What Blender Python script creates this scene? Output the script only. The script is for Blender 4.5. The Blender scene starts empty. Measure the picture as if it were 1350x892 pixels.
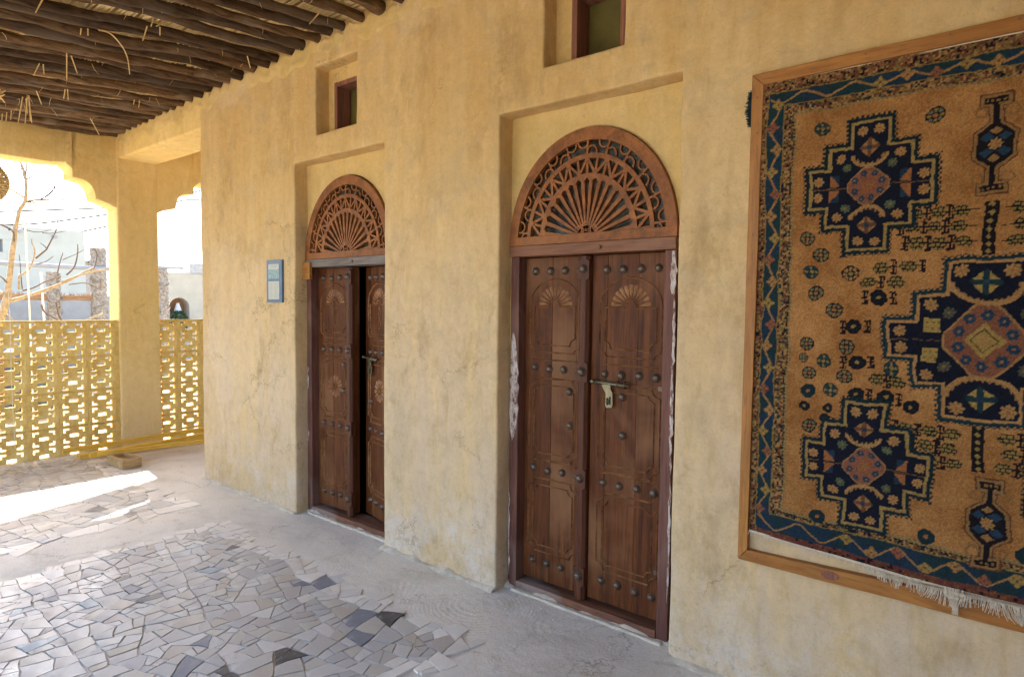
import bpy, bmesh, math, random
import numpy as np
from mathutils import Vector, Matrix, noise

S = bpy.context.scene
COL = S.collection
PI = math.pi
# ------------------------------------------------------------ camera
yaw, pitch, roll = math.radians(128.73), math.radians(-3.039), math.radians(.65)
fw = Vector((math.cos(pitch)*math.cos(yaw), math.cos(pitch)*math.sin(yaw), math.sin(pitch)))
r0 = Vector((math.sin(yaw), -math.cos(yaw), 0)); u0 = r0.cross(fw)
rr = r0*math.cos(roll)+u0*math.sin(roll); uu = u0*math.cos(roll)-r0*math.sin(roll)
cam = bpy.data.cameras.new('camera'); camo = bpy.data.objects.new('camera', cam); COL.objects.link(camo)
m = Matrix((rr, uu, -fw)).transposed().to_4x4(); m.translation = Vector((0, -2.615, 1.6)); camo.matrix_world = m
cam.sensor_width = 36; cam.lens = 820/1350*36; cam.clip_start = .05; cam.clip_end = 600
S.camera = camo
# ------------------------------------------------------------ sky, sun, exposure
SUN = Vector((-.90, .13, 1)).normalized()          # direction towards the sun
el = math.asin(SUN.z); az = math.atan2(SUN.x, SUN.y)
w = bpy.data.worlds.new('World'); S.world = w; w.use_nodes = True
nt = w.node_tree; nt.nodes.clear()
sky = nt.nodes.new('ShaderNodeTexSky'); sky.sky_type = 'NISHITA'; sky.sun_disc = False
sky.sun_elevation = el; sky.sun_rotation = az; sky.dust_density = 3.0; sky.air_density = 1.0; sky.ozone_density = 1.5
bg = nt.nodes.new('ShaderNodeBackground'); bg.inputs[1].default_value = .15
ow = nt.nodes.new('ShaderNodeOutputWorld')
nt.links.new(sky.outputs[0], bg.inputs[0]); nt.links.new(bg.outputs[0], ow.inputs[0])
sl = bpy.data.lights.new('sun', 'SUN'); sl.energy = 3.2; sl.angle = math.radians(.55); sl.color = (1, .95, .87)
so = bpy.data.objects.new('sun', sl); COL.objects.link(so); so.rotation_euler = SUN.to_track_quat('Z', 'Y').to_euler()
S.view_settings.view_transform = 'Standard'; S.view_settings.look = 'None'
S.view_settings.exposure = 2.5; S.view_settings.gamma = 1
S.cycles.use_denoising = True
S.cycles.max_bounces = 10; S.cycles.diffuse_bounces = 7; S.cycles.sample_clamp_indirect = 6
random.seed(11)
R = random.uniform

# ------------------------------------------------------------ materials
class NT:
    def __init__(s, name, rough=.8, spec=.3):
        s.m = bpy.data.materials.new(name); s.m.use_nodes = True; s.t = s.m.node_tree
        s.b = s.t.nodes['Principled BSDF']; s.b.inputs['Roughness'].default_value = rough
        s.b.inputs['Specular IOR Level'].default_value = spec
        s.tc = s.t.nodes.new('ShaderNodeTexCoord').outputs['Object']
    def put(s, inp, v):
        if isinstance(v, bpy.types.NodeSocket): s.t.links.new(v, inp)
        elif isinstance(v, (tuple, list)): inp.default_value = tuple(v)+(1,) if len(v) == 3 and inp.type == 'RGBA' else tuple(v)
        else: inp.default_value = v
    def mapping(s, scale=(1, 1, 1), loc=None, rot=(0, 0, 0), vec=None):
        n = s.t.nodes.new('ShaderNodeMapping'); s.put(n.inputs['Vector'], vec or s.tc)
        n.inputs['Scale'].default_value = scale; n.inputs['Rotation'].default_value = rot
        if loc is not None: s.put(n.inputs['Location'], loc)
        return n.outputs[0]
    def noise(s, scale, detail=6, rough=.6, dist=0, vec=None, color=False):
        n = s.t.nodes.new('ShaderNodeTexNoise'); s.put(n.inputs['Vector'], vec or s.tc)
        n.inputs['Scale'].default_value = scale; n.inputs['Detail'].default_value = detail
        n.inputs['Roughness'].default_value = rough; n.inputs['Distortion'].default_value = dist
        return n.outputs['Color' if color else 'Fac']
    def vor(s, scale, feature='F1', vec=None, out='Distance', rnd=1):
        n = s.t.nodes.new('ShaderNodeTexVoronoi'); n.feature = feature; s.put(n.inputs['Vector'], vec or s.tc)
        n.inputs['Scale'].default_value = scale; n.inputs['Randomness'].default_value = rnd
        return n.outputs[out]
    def wave(s, scale, dist=2, detail=3, vec=None, typ='RINGS', dscale=1):
        n = s.t.nodes.new('ShaderNodeTexWave'); n.wave_type = typ; s.put(n.inputs['Vector'], vec or s.tc)
        n.inputs['Scale'].default_value = scale; n.inputs['Distortion'].default_value = dist
        n.inputs['Detail'].default_value = detail; n.inputs['Detail Scale'].default_value = dscale
        return n.outputs['Fac']
    def ramp(s, f, stops, interp='LINEAR'):
        n = s.t.nodes.new('ShaderNodeValToRGB'); s.put(n.inputs[0], f); n.color_ramp.interpolation = interp
        e = n.color_ramp.elements
        while len(e) < len(stops): e.new(.5)
        for k, (p, c) in enumerate(stops):
            e[k].position = p; e[k].color = (c, c, c, 1) if isinstance(c, (int, float)) else tuple(c)+(1,)
        return n.outputs[0]
    def mix(s, f, a, b, mode='MIX'):
        n = s.t.nodes.new('ShaderNodeMix'); n.data_type = 'RGBA'; n.blend_type = mode
        s.put(n.inputs[0], f); s.put(n.inputs[6], a); s.put(n.inputs[7], b); return n.outputs[2]
    def math(s, op, a, b=0, c=None):
        n = s.t.nodes.new('ShaderNodeMath'); n.operation = op; s.put(n.inputs[0], a); s.put(n.inputs[1], b)
        if c is not None: s.put(n.inputs[2], c)
        return n.outputs[0]
    def sep(s, v=None):
        n = s.t.nodes.new('ShaderNodeSeparateXYZ'); s.put(n.inputs[0], v or s.tc); return n.outputs
    def attr(s, name):
        n = s.t.nodes.new('ShaderNodeAttribute'); n.attribute_name = name; return n.outputs['Color']
    def rnd(s):
        return s.t.nodes.new('ShaderNodeObjectInfo').outputs['Random']
    def bump(s, h, strength=.3, dist=.01, prev=None):
        n = s.t.nodes.new('ShaderNodeBump'); s.put(n.inputs['Height'], h); n.inputs['Strength'].default_value = strength
        n.inputs['Distance'].default_value = dist
        if prev is not None: s.put(n.inputs['Normal'], prev)
        return n.outputs[0]
    def out(s, color=None, normal=None, rough=None, metal=None):
        if color is not None: s.put(s.b.inputs['Base Color'], color)
        if normal is not None: s.put(s.b.inputs['Normal'], normal)
        if rough is not None: s.put(s.b.inputs['Roughness'], rough)
        if metal is not None: s.put(s.b.inputs['Metallic'], metal)
        return s.m

def plaster(name, c_low, c_mid, c_high, worn, low=.9, spread=1.4, stain=.7, streak=.6, pale=1):
    n = NT(name, .88, .2); z = n.sep()[2]
    big = n.noise(1.1, 5, .6, .6); med = n.noise(4.2, 6, .62, .4); fine = n.noise(38, 5, .6)
    vst = n.noise(1.0, 5, .65, .3, vec=n.mapping((5.5, 5.5, .55)))
    zz = n.math('ADD', n.math('DIVIDE', n.math('SUBTRACT', z, low), spread), n.math('MULTIPLY', n.math('SUBTRACT', big, .5), 1.2))
    c = n.mix(n.ramp(zz, [(0, 0), (1, 1)]), c_low, c_mid)
    c = n.mix(n.ramp(vst, [(.40, 0), (.66, .9)]), c, c_high)
    c = n.mix(n.math('MULTIPLY', n.ramp(med, [(.50, 0), (.72, 1)]), stain), c, worn)
    dk = n.noise(1.9, 9, .74, .25, vec=n.mapping((1.6, 1.6, .8), loc=(7, 3, 2)))
    c = n.mix(n.math('MULTIPLY', n.ramp(dk, [(.54, 0), (.68, 1)]), streak), c, tuple(v*.55 for v in c_mid))
    c = n.mix(n.math('MULTIPLY', n.ramp(fine, [(.3, 1), (.55, 0)]), .14), c, tuple(v*.7 for v in c_mid))
    pits = n.ramp(n.vor(21), [(.03, 0), (.08, 1)]); pm = n.ramp(n.noise(6, 3), [(.55, 1), (.62, 0)])
    pit = n.math('MAXIMUM', pits, pm)
    c = n.mix(pit, tuple(v*.4 for v in c_mid), c)
    base = n.math('MULTIPLY', n.ramp(n.math('ADD', z, n.math('MULTIPLY', n.noise(2.6, 6, .7), .9)), [(.55, 1), (1.35, 0)]), n.ramp(n.noise(3.1, 8, .75), [(.44, 0), (.60, .8)]))
    c = n.mix(n.math('MULTIPLY', base, pale), c, (.66, .60, .53))
    mott = n.noise(13, 8, .78); c = n.mix(n.ramp(mott, [(.28, .42), (.5, 0)]), c, tuple(v*.62 for v in c_mid)); c = n.mix(n.ramp(mott, [(.52, 0), (.75, .35)]), c, tuple(min(1, v*1.25) for v in c_high))
    stk = n.noise(1, 5, .6, .5, vec=n.mapping((16, 16, 5), rot=(0, .6, 0))); c = n.mix(n.ramp(stk, [(.30, .34), (.46, 0)]), c, tuple(v*.70 for v in c_mid)); c = n.mix(n.ramp(stk, [(.56, 0), (.72, .30)]), c, tuple(min(1, v*1.22) for v in c_high))  # trowel strokes lightened and darkened in colour, standing in for relief shading
    gr = n.noise(120, 3, .8); c = n.mix(n.ramp(gr, [(.32, .30), (.45, 0)]), c, tuple(v*.5 for v in c_mid))
    spl = n.math('MULTIPLY', n.ramp(n.noise(28, 4, .8), [(.56, 0), (.62, 1)]), n.ramp(z, [(.03, .45), (.30, 0)])); c = n.mix(spl, c, (.26, .21, .15))
    ck = n.vor(2.3, 'DISTANCE_TO_EDGE', vec=n.mapping((1, 1, .8), loc=(1, 2, 3))); wv = n.t.nodes.new('ShaderNodeVectorMath'); wv.operation = 'ADD'
    n.put(wv.inputs[0], n.tc); sc_ = n.t.nodes.new('ShaderNodeVectorMath'); sc_.operation = 'SCALE'; n.put(sc_.inputs[0], n.noise(5, 7, .75, color=True)); sc_.inputs['Scale'].default_value = .35; n.put(wv.inputs[1], sc_.outputs[0])
    ck = n.vor(1.25, 'DISTANCE_TO_EDGE', vec=wv.outputs[0]); ckm = n.math('MULTIPLY', n.ramp(ck, [(.0015, 1), (.006, 0)]), n.ramp(n.noise(1.4, 3, vec=n.mapping(loc=(4, 9, 2))), [(.52, 0), (.60, .8)]))
    pc = n.vor(.85, 'F1', vec=wv.outputs[0], out='Color'); pv = n.sep(pc)[0]
    c = n.mix(n.ramp(pv, [(.0, .38), (.3, 0)]), c, tuple(v*.80 for v in c_mid)); c = n.mix(n.ramp(pv, [(.68, 0), (1, .5)]), c, tuple(min(1, v*1.04) for v in c_low))
    c = n.mix(ckm, c, tuple(v*.38 for v in c_mid))
    # trowel arcs
    tv = n.mapping((1, 1, 1)); cell = n.vor(.9, 'F1', vec=tv, rnd=1)
    arcs = n.math('MULTIPLY', n.math('SINE', n.math('MULTIPLY', n.math('ADD', cell, n.math('MULTIPLY', n.noise(3), .05)), 260)), n.ramp(n.noise(1.3, 2, vec=n.mapping(loc=(3, 1, 5))), [(.50, 0), (.62, 1)]))
    nb = n.bump(n.noise(5.5, 5, .55, .15), .55, .014)
    nb = n.bump(n.noise(24, 8, .72, .1), .6, .006, nb)
    nb = n.bump(arcs, .09, .002, nb); nb = n.bump(pit, .5, .004, nb)
    return n.out(c, nb)

M = {}
M['wall'] = plaster('wall_plaster', (.60, .47, .32), (.61, .405, .165), (.68, .50, .25), (.47, .37, .235), .85, 1.8)
M['arcade'] = plaster('arcade_plaster', (.76, .58, .29), (.79, .565, .215), (.82, .62, .28), (.74, .53, .21), .2, 1.2, .3, .1, .3)
M['recess'] = plaster('recess_plaster', (.52, .385, .21), (.62, .435, .165), (.66, .48, .22), (.47, .36, .18), .4, 1.2, .35, .15)

def wood(name, dark, light, gscale=(22, 22, 1.1), rough=.5, worn=None, wamt=.3, bump=.25, spec=.35, byobj=0):
    n = NT(name, rough, spec)
    loc = None
    if byobj:
        cx = n.t.nodes.new('ShaderNodeCombineXYZ'); r_ = n.rnd()
        for k in range(3): n.put(cx.inputs[k], n.math('MULTIPLY', r_, 9+5*k))
        loc = cx.outputs[0]
    v = n.mapping(gscale, loc=loc)
    g = n.noise(1.0, 7, .65, 1.4, vec=v); g2 = n.noise(5, 4, .7, .3, vec=v)
    big = n.noise(2.2, 4, .6, .5, vec=n.mapping((1, 1, .6), loc=loc))
    c = n.mix(n.ramp(g, [(.32, 0), (.68, 1)]), dark, light)
    c = n.mix(n.math('MULTIPLY', n.ramp(g2, [(.35, 1), (.5, 0)]), .55), c, tuple(v_*.55 for v_ in dark))
    if worn: c = n.mix(n.math('MULTIPLY', n.ramp(big, [(.5, 0), (.7, 1)]), wamt), c, worn)
    nb = n.bump(g, bump, .004); nb = n.bump(g2, bump, .002, nb)
    return n.out(c, nb, n.ramp(g2, [(0, rough-.1), (1, min(1, rough+.15))]))
M['leaf'] = wood('carved_leaf_wood', (.045, .013, .004), (.175, .054, .014), worn=(.29, .145, .065), wamt=.6, rough=.5, spec=.2, byobj=1)
M['carving'] = wood('carving_edge_wood', (.12, .045, .012), (.42, .215, .09), (9, 9, 9), rough=.5)
M['post'] = wood('post_wood', (.055, .019, .010), (.14, .05, .024), rough=.46, spec=.22)
M['jamb'] = wood('jamb_wood', (.085, .032, .023), (.20, .085, .06), worn=(.30, .20, .16), wamt=.5, rough=.6)
M['transom'] = wood('transom_wood', (.14, .055, .028), (.29, .125, .06), (1.1, 22, 22), worn=(.31, .19, .12), wamt=.4, rough=.55)
M['grey_transom'] = wood('grey_weathered_wood', (.10, .085, .075), (.26, .225, .195), (1.1, 22, 22), worn=(.3, .26, .23), wamt=.4, rough=.7)
M['sill'] = wood('threshold_wood', (.09, .036, .022), (.25, .11, .06), (1.2, 20, 20), worn=(.33, .30, .28), wamt=.8, rough=.65)
M['fan'] = wood('fretwork_wood', (.15, .050, .011), (.36, .13, .034), (6, 6, 6), worn=(.36, .16, .055), wamt=.4, rough=.55)
M['frame'] = wood('pine_frame_wood', (.26, .095, .014), (.46, .20, .042), (1.4, 14, 14), worn=(.24, .10, .03), wamt=.5, rough=.45)
M['frame_v'] = wood('pine_frame_upright_wood', (.26, .10, .016), (.46, .205, .046), (14, 14, 1.4), worn=(.24, .10, .03), wamt=.5, rough=.45)
M['winframe'] = wood('window_frame_wood', (.14, .05, .03), (.30, .13, .085), rough=.6)
M['yellow'] = wood('yellow_painted_timber', (.66, .40, .05), (.84, .54, .08), (14, 1.4, 14), rough=.5, bump=.12, worn=(.6, .42, .16), wamt=.3, byobj=1)
M['pole'] = wood('weathered_pole_wood', (.028, .017, .010), (.185, .115, .062), (26, 3.2, 26), rough=.75, worn=(.19, .165, .14), wamt=.55, bump=1.0, spec=.18, byobj=1)
n_ = M['pole'].node_tree; bs = n_.nodes['Principled BSDF']; src = bs.inputs['Base Color'].links[0].from_socket
oi = n_.nodes.new('ShaderNodeObjectInfo'); rp_ = n_.nodes.new('ShaderNodeValToRGB'); n_.links.new(oi.outputs['Random'], rp_.inputs[0])
rp_.color_ramp.elements[0].color = (.65, .6, .58, 1); rp_.color_ramp.elements[1].color = (1.7, 1.6, 1.45, 1)
mm = n_.nodes.new('ShaderNodeMix'); mm.data_type = 'RGBA'; mm.blend_type = 'MULTIPLY'; mm.inputs[0].default_value = 1; n_.links.new(src, mm.inputs[6]); n_.links.new(rp_.outputs[0], mm.inputs[7]); n_.links.new(mm.outputs[2], bs.inputs['Base Color'])
M['block'] = wood('chock_timber', (.36, .23, .10), (.55, .40, .22), (14, 1.5, 14), rough=.8)
M['oldtimber'] = wood('rough_beam_timber', (.22, .12, .06), (.42, .27, .15), (9, 1.5, 9), rough=.85, bump=.6)

def simple(name, c, rough=.6, metal=0, nscale=20, var=.25, bump=.2, bd=.003, spec=.3, c2=None):
    n = NT(name, rough, spec); f = n.noise(nscale, 5, .6)
    return n.out(n.mix(n.ramp(f, [(.3, 0), (.7, 1)]), tuple(v*(1-var) for v in c), c2 or tuple(min(1, v*(1+var)) for v in c)), n.bump(f, bump, bd), None, metal)
M['iron'] = simple('stud_iron', (.12, .085, .062), .42, .55, 60, .35, .3, .002, c2=(.22, .17, .13))
M['brass'] = simple('aged_brass', (.19, .175, .115), .38, .8, 40, .3, .1)
M['dark'] = simple('dark_void', (.02, .015, .012), .9)
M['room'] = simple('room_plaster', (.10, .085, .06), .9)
n = NT('white_plaster_smear', .9, .2); f = n.noise(34, 8, .75, .3, vec=n.mapping((1, 1, .45)))
M['whitewash'] = n.out(n.ramp(f, [(.40, (.15, .07, .05)), (.47, (.42, .33, .29)), (.56, (.62, .56, .53))]), n.bump(f, .9, .006))
M['mortar'] = simple('pale_mortar', (.55, .50, .41), .9, 0, 25, .2, .8, .006)
M['cord'] = simple('pale_cord', (.75, .68, .55), .8)
M['straw'] = simple('straw', (.74, .56, .26), .7)
M['fringe'] = simple('wool_fringe', (.58, .51, .39), .95, 0, 80, .2)
M['white'] = simple('pale_painted_steel', (.72, .72, .72), .4)
M['bark'] = simple('bare_tree_bark', (.33, .275, .20), .85, 0, 25, .35, .6, .006)
M['twig'] = simple('twig_bark', (.13, .10, .085), .85, 0, 25, .3)
M['white_house'] = simple('white_house_plaster', (.52, .51, .43), .9, 0, 3, .06, .3, .01)
M['grey_wall'] = simple('grey_courtyard_plaster', (.30, .31, .31), .9, 0, 4, .12, .3, .01)
M['cream_wall'] = simple('cream_courtyard_plaster', (.52, .46, .35), .9, 0, 4, .08, .3, .01)
M['palm'] = simple('palm_trunk_fibre', (.34, .31, .27), .95, 0, 26, .5, 1, .03)
M['pipe'] = simple('grey_pipe', (.33, .34, .36), .45, .2, 8, .1)
M['glass_dark'] = simple('window_shade_green', (.12, .105, .03), .35, 0, 5, .35, .1, spec=.5)
M['poster_blue'] = simple('poster_blue', (.10, .17, .27), .35, 0, 14, .15, 0)
M['concrete'] = simple('concrete_block', (.45, .43, .40), .9, 0, 12, .2, .5)
M['green'] = simple('foliage_green', (.05, .09, .04), .7, 0, 12, .4)
M['maroon'] = simple('maroon_plastic', (.16, .02, .02), .5)
M['blueplastic'] = simple('blue_grey_cloth', (.10, .14, .20), .8)
M['pink'] = simple('pale_pottery', (.52, .40, .38), .8)
M['brick_red'] = simple('rust_red_clay', (.33, .16, .08), .8)

# fanlight glass: dull green-grey pane with scratches
n = NT('fanlight_glass', .12, .5)
g = n.noise(16, 7, .75, 1.2, vec=n.mapping((1, 1, 1)))
c = n.ramp(g, [(.34, (.015, .016, .010)), (.52, (.06, .06, .038)), (.74, (.26, .25, .18))])
M['pane'] = n.out(c, n.bump(g, .25, .004), .38)

# breeze block paint
n = NT('ochre_block_paint', .85, .2)
g = n.noise(7, 6, .65, .3); f = n.noise(60, 4, .7)
c = n.ramp(g, [(.3, (.60, .40, .12)), (.5, (.78, .57, .19)), (.68, (.84, .66, .28))])
c = n.mix(n.math('MULTIPLY', n.ramp(f, [(.3, 1), (.5, 0)]), .35), c, (.30, .17, .05))
M['breeze'] = n.out(c, n.bump(f, .6, .006))

# reed mat over the poles
n = NT('palm_mat', .75, .25)
g = n.noise(3, 5, .7, vec=n.mapping((3, 30, 30))); b_ = n.noise(2.5, 4)
c = n.mix(n.ramp(g, [(.3, 0), (.7, 1)]), (.50, .33, .13), (.88, .70, .36))
c = n.mix(n.ramp(b_, [(.5, 0), (.7, .5)]), c, (.22, .13, .06))
M['mat'] = n.out(c, n.bump(g, .5, .004))

# screed / mortar between and around the paving
n = NT('floor_screed', .8, .25)
big = n.noise(1.2, 6, .65, .8); med = n.noise(7, 7, .7, .4); fine = n.noise(90, 4, .7)
c = n.ramp(big, [(.32, (.54, .52, .475)), (.5, (.67, .645, .59)), (.68, (.72, .68, .59))])
c = n.mix(n.math('MULTIPLY', n.ramp(med, [(.45, 0), (.7, 1)]), .5), c, (.70, .675, .62))
c = n.mix(n.math('MULTIPLY', n.ramp(med, [(.3, 1), (.42, 0)]), .45), c, (.33, .30, .25))
c = n.mix(n.math('MULTIPLY', n.ramp(fine, [(.3, 1), (.48, 0)]), .3), c, (.20, .18, .15))
wv = n.t.nodes.new('ShaderNodeVectorMath'); wv.operation = 'ADD'; sc_ = n.t.nodes.new('ShaderNodeVectorMath'); sc_.operation = 'SCALE'
n.put(sc_.inputs[0], n.noise(4, 7, .75, color=True)); sc_.inputs['Scale'].default_value = .3; n.put(wv.inputs[0], n.tc); n.put(wv.inputs[1], sc_.outputs[0])
ckm = n.math('MULTIPLY', n.ramp(n.vor(1.5, 'DISTANCE_TO_EDGE', vec=wv.outputs[0]), [(.0015, 1), (.006, 0)]), n.ramp(n.noise(1.7, 3), [(.48, 0), (.56, .8)]))
c = n.mix(ckm, c, (.16, .14, .11))
c = n.mix(n.ramp(n.noise(2.4, 8, .75, vec=n.mapping(loc=(5, 1, 0))), [(.54, 0), (.70, .45)]), c, (.40, .33, .23))
cell = n.vor(1.6, 'F1', rnd=1)
arcs = n.math('SINE', n.math('MULTIPLY', n.math('ADD', cell, n.math('MULTIPLY', n.noise(4), .07)), 210))
arcs = n.math('MULTIPLY', arcs, n.ramp(n.noise(1.6, 2, vec=n.mapping(loc=(2, 8, 0))), [(.45, 0), (.6, 1)]))
nb = n.bump(n.noise(5, 6, .65), .6, .015); nb = n.bump(fine, .5, .004, nb); nb = n.bump(arcs, .14, .003, nb)
M['screed'] = n.out(c, nb, n.ramp(med, [(.3, .55), (.7, .85)]))

# stone tiles, colour in attribute, mortar smears on top
n = NT('paving_stone', .35, .45)
a = n.attr('Col'); g = n.noise(11, 7, .7, .6); f = n.noise(75, 4, .7)
c = n.mix(n.ramp(g, [(.3, .45), (.6, 0)]), a, n.mix(.5, a, (.30, .29, .28)))
c = n.mix(n.math('MULTIPLY', n.ramp(n.noise(3.3, 7, .72, .8), [(.50, 0), (.62, 1)]), .75), c, (.68, .66, .61))
c = n.mix(n.math('MULTIPLY', n.ramp(f, [(.25, 1), (.42, 0)]), .25), c, (.2, .19, .17))
M['tile'] = n.out(c, n.bump(g, .35, .004), n.ramp(n.noise(4, 5, .7), [(.35, .26), (.65, .62)]))

# rug wool
n = NT('rug_wool', .95, .08)
a = n.attr('Col'); g = n.noise(7, 5, .65); f = n.noise(230, 3, .8)
c = n.mix(n.ramp(f, [(.25, .45), (.6, 0)]), a, n.mix(1, a, (.4, .36, .34), 'MULTIPLY'))
c = n.mix(n.ramp(f, [(.62, 0), (.85, .14)]), c, (.50, .32, .15))
c = n.mix(n.ramp(g, [(.42, 0), (.68, .28)]), c, n.mix(1, a, (.78, .58, .46), 'MULTIPLY'))
n.b.inputs['Sheen Weight'].default_value = .08
M['wool'] = n.out(c, n.bump(f, .7, .004))

n = NT('sand_ground', .95, .1)
g = n.noise(.8, 6, .65); M['sand'] = n.out(n.ramp(g, [(.35, (.33, .28, .20)), (.65, (.42, .36, .27))]), n.bump(n.noise(12), .6, .02))
n = NT('poster_print', .3, .4)   # photo of a waterfront town
z = n.sep()[2]; g = n.noise(90, 5, .8, 1)
M['print'] = n.out(n.ramp(g, [(.35, (.05, .12, .13)), (.5, (.14, .28, .30)), (.6, (.45, .5, .46)), (.7, (.12, .22, .17))]))
M['paper'] = simple('poster_paper', (.50, .50, .42), .6, 0, 150, .12, 0)
M['sky_print'] = simple('poster_sky', (.42, .58, .66), .4, 0, 20, .1, 0)
M['ink'] = simple('ink', (.10, .08, .07), .7)
# ---- measured polylines (x, y, z in metres)
TREE=[([(-9.8, -0.64, 0.894), (-9.8, -0.57, 1.316), (-9.8, -0.512, 1.542), (-9.8, -0.486, 1.666)],0.05,0.04),
([(-9.8, -0.486, 1.666), (-9.8, -0.448, 2.008), (-9.8, -0.404, 2.37), (-9.8, -0.346, 2.698), (-9.8, -0.276, 2.868), (-9.8, -0.27, 3.125), (-9.8, -0.301, 3.29), (-9.8, -0.352, 3.403)],0.036,0.009),
([(-9.8, -0.259, 3.128), (-9.839, -0.141, 3.211), (-9.879, 0.052, 3.359)],0.007,0.003),
([(-9.8, -0.275, 3.14), (-9.793, -0.257, 3.275), (-9.787, -0.255, 3.414)],0.007,0.003),
([(-9.8, -0.284, 3.131), (-9.82, -0.303, 3.27), (-9.839, -0.399, 3.351)],0.007,0.003),
([(-9.8, -0.308, 3.241), (-9.784, -0.423, 3.269), (-9.769, -0.545, 3.319)],0.006,0.003),
([(-9.8, -0.29, 2.888), (-9.781, -0.412, 2.957), (-9.762, -0.544, 3.027)],0.009,0.005),
([(-9.8, -0.311, 2.859), (-9.865, -0.395, 2.885), (-9.93, -0.462, 2.902)],0.005,0.002),
([(-9.8, -0.276, 2.844), (-9.837, -0.106, 2.891), (-9.873, 0.126, 2.921), (-9.91, 0.299, 3.003), (-9.946, 0.459, 3.046)],0.011,0.003),
([(-9.8, -0.276, 2.839), (-9.766, -0.104, 2.838), (-9.733, 0.086, 2.873), (-9.699, 0.293, 2.885)],0.007,0.002),
([(-9.8, -0.116, 2.886), (-9.824, -0.02, 2.981), (-9.848, 0.051, 3.099), (-9.872, 0.054, 3.248)],0.007,0.002),
([(-9.8, -0.105, 2.893), (-9.84, -0.136, 2.991), (-9.88, -0.134, 3.079)],0.006,0.002),
([(-9.8, -0.006, 2.928), (-9.726, 0.065, 2.996), (-9.651, 0.184, 3.037)],0.005,0.002),
([(-9.8, -0.072, 2.918), (-9.803, 0.031, 3.033), (-9.806, 0.05, 3.16), (-9.809, 0.103, 3.188)],0.005,0.002),
([(-9.8, -0.501, 1.572), (-9.8, -0.41, 1.605), (-9.8, -0.305, 1.639), (-9.8, -0.102, 1.726), (-9.8, 0.081, 1.814), (-9.8, 0.286, 1.941), (-9.8, 0.468, 2.054)],0.026,0.014),
([(-9.8, 0.082, 1.84), (-9.775, 0.249, 1.922), (-9.75, 0.39, 1.979), (-9.724, 0.612, 2.042), (-9.699, 0.682, 2.071)],0.014,0.008),
([(-9.8, -0.33, 1.717), (-9.802, -0.222, 1.755), (-9.805, -0.084, 1.842), (-9.807, 0.085, 1.916)],0.012,0.006),
([(-9.8, -0.364, 1.896), (-9.792, -0.273, 1.981), (-9.783, -0.211, 2.13), (-9.775, -0.207, 2.244), (-9.767, -0.233, 2.322), (-9.758, -0.234, 2.378)],0.009,0.003),
([(-9.8, -0.368, 1.735), (-9.852, -0.352, 1.898), (-9.905, -0.306, 1.933)],0.009,0.006),
([(-9.8, -0.187, 2.132), (-9.792, -0.106, 2.219), (-9.784, -0.066, 2.271), (-9.776, -0.01, 2.407), (-9.768, 0.039, 2.527), (-9.76, 0.05, 2.668)],0.008,0.003),
([(-9.8, -0.062, 2.264), (-9.745, -0.109, 2.295), (-9.69, -0.163, 2.324)],0.005,0.002),
([(-9.8, 0.141, 1.935), (-9.798, 0.229, 2.041), (-9.795, 0.268, 2.196), (-9.793, 0.275, 2.349)],0.008,0.003),
([(-9.8, 0.042, 1.955), (-9.764, 0.071, 2.131), (-9.728, 0.087, 2.222)],0.006,0.002),
([(-9.8, -0.189, 2.059), (-9.774, -0.1, 2.088), (-9.749, -0.011, 2.172)],0.005,0.002),
([(-9.8, 0.263, 2.221), (-9.931, 0.392, 2.306)],0.004,0.002),
([(-9.8, 0.103, 2.134), (-9.723, 0.24, 2.216)],0.004,0.002),
([(-9.8, -0.311, 2.494), (-9.786, -0.156, 2.468), (-9.773, -0.022, 2.513)],0.005,0.002),
([(-9.8, -0.112, 2.465), (-9.83, 0.034, 2.481), (-9.86, 0.178, 2.527)],0.004,0.002),
([(-9.8, -0.336, 1.736), (-9.87, -0.328, 1.931), (-9.941, -0.325, 2.177)],0.005,0.002),
([(-9.8, -0.14, 1.543), (-9.745, -0.123, 1.445), (-9.69, 0.012, 1.337)],0.008,0.005),
([(-9.8, 0.017, 1.578), (-9.804, 0.045, 1.41), (-9.808, 0.079, 1.325)],0.007,0.005),
([(-9.8, 0.339, 1.322), (-9.767, 0.413, 1.366), (-9.734, 0.538, 1.427)],0.009,0.005),
([(-9.8, 0.167, 1.809), (-9.762, 0.331, 1.84), (-9.724, 0.408, 1.799), (-9.686, 0.516, 1.737)],0.005,0.002),
([(-9.8, 0.423, 2.448), (-9.779, 0.444, 2.337), (-9.757, 0.488, 2.227), (-9.736, 0.447, 2.051)],0.005,0.003),
([(-9.8, -0.283, 2.673), (-9.737, -0.278, 2.581), (-9.674, -0.339, 2.514)],0.005,0.002),
([(-9.8, -0.262, 2.595), (-9.816, -0.17, 2.672), (-9.832, -0.131, 2.735)],0.005,0.002),
([(-9.8, -0.482, 1.795), (-9.755, -0.528, 1.856), (-9.71, -0.574, 1.885)],0.007,0.004),
([(-9.8, -0.446, 2.464), (-9.808, -0.463, 2.495), (-9.817, -0.536, 2.535)],0.008,0.006),
([(-9.8, -0.446, 2.496), (-9.735, -0.424, 2.431), (-9.669, -0.435, 2.316)],0.006,0.005),
([(-9.8, -0.505, 1.413), (-9.743, -0.468, 1.35), (-9.686, -0.476, 1.256)],0.01,0.008),
([(-9.8, -0.523, 1.667), (-9.921, -0.559, 1.731)],0.01,0.008),
]
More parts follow.
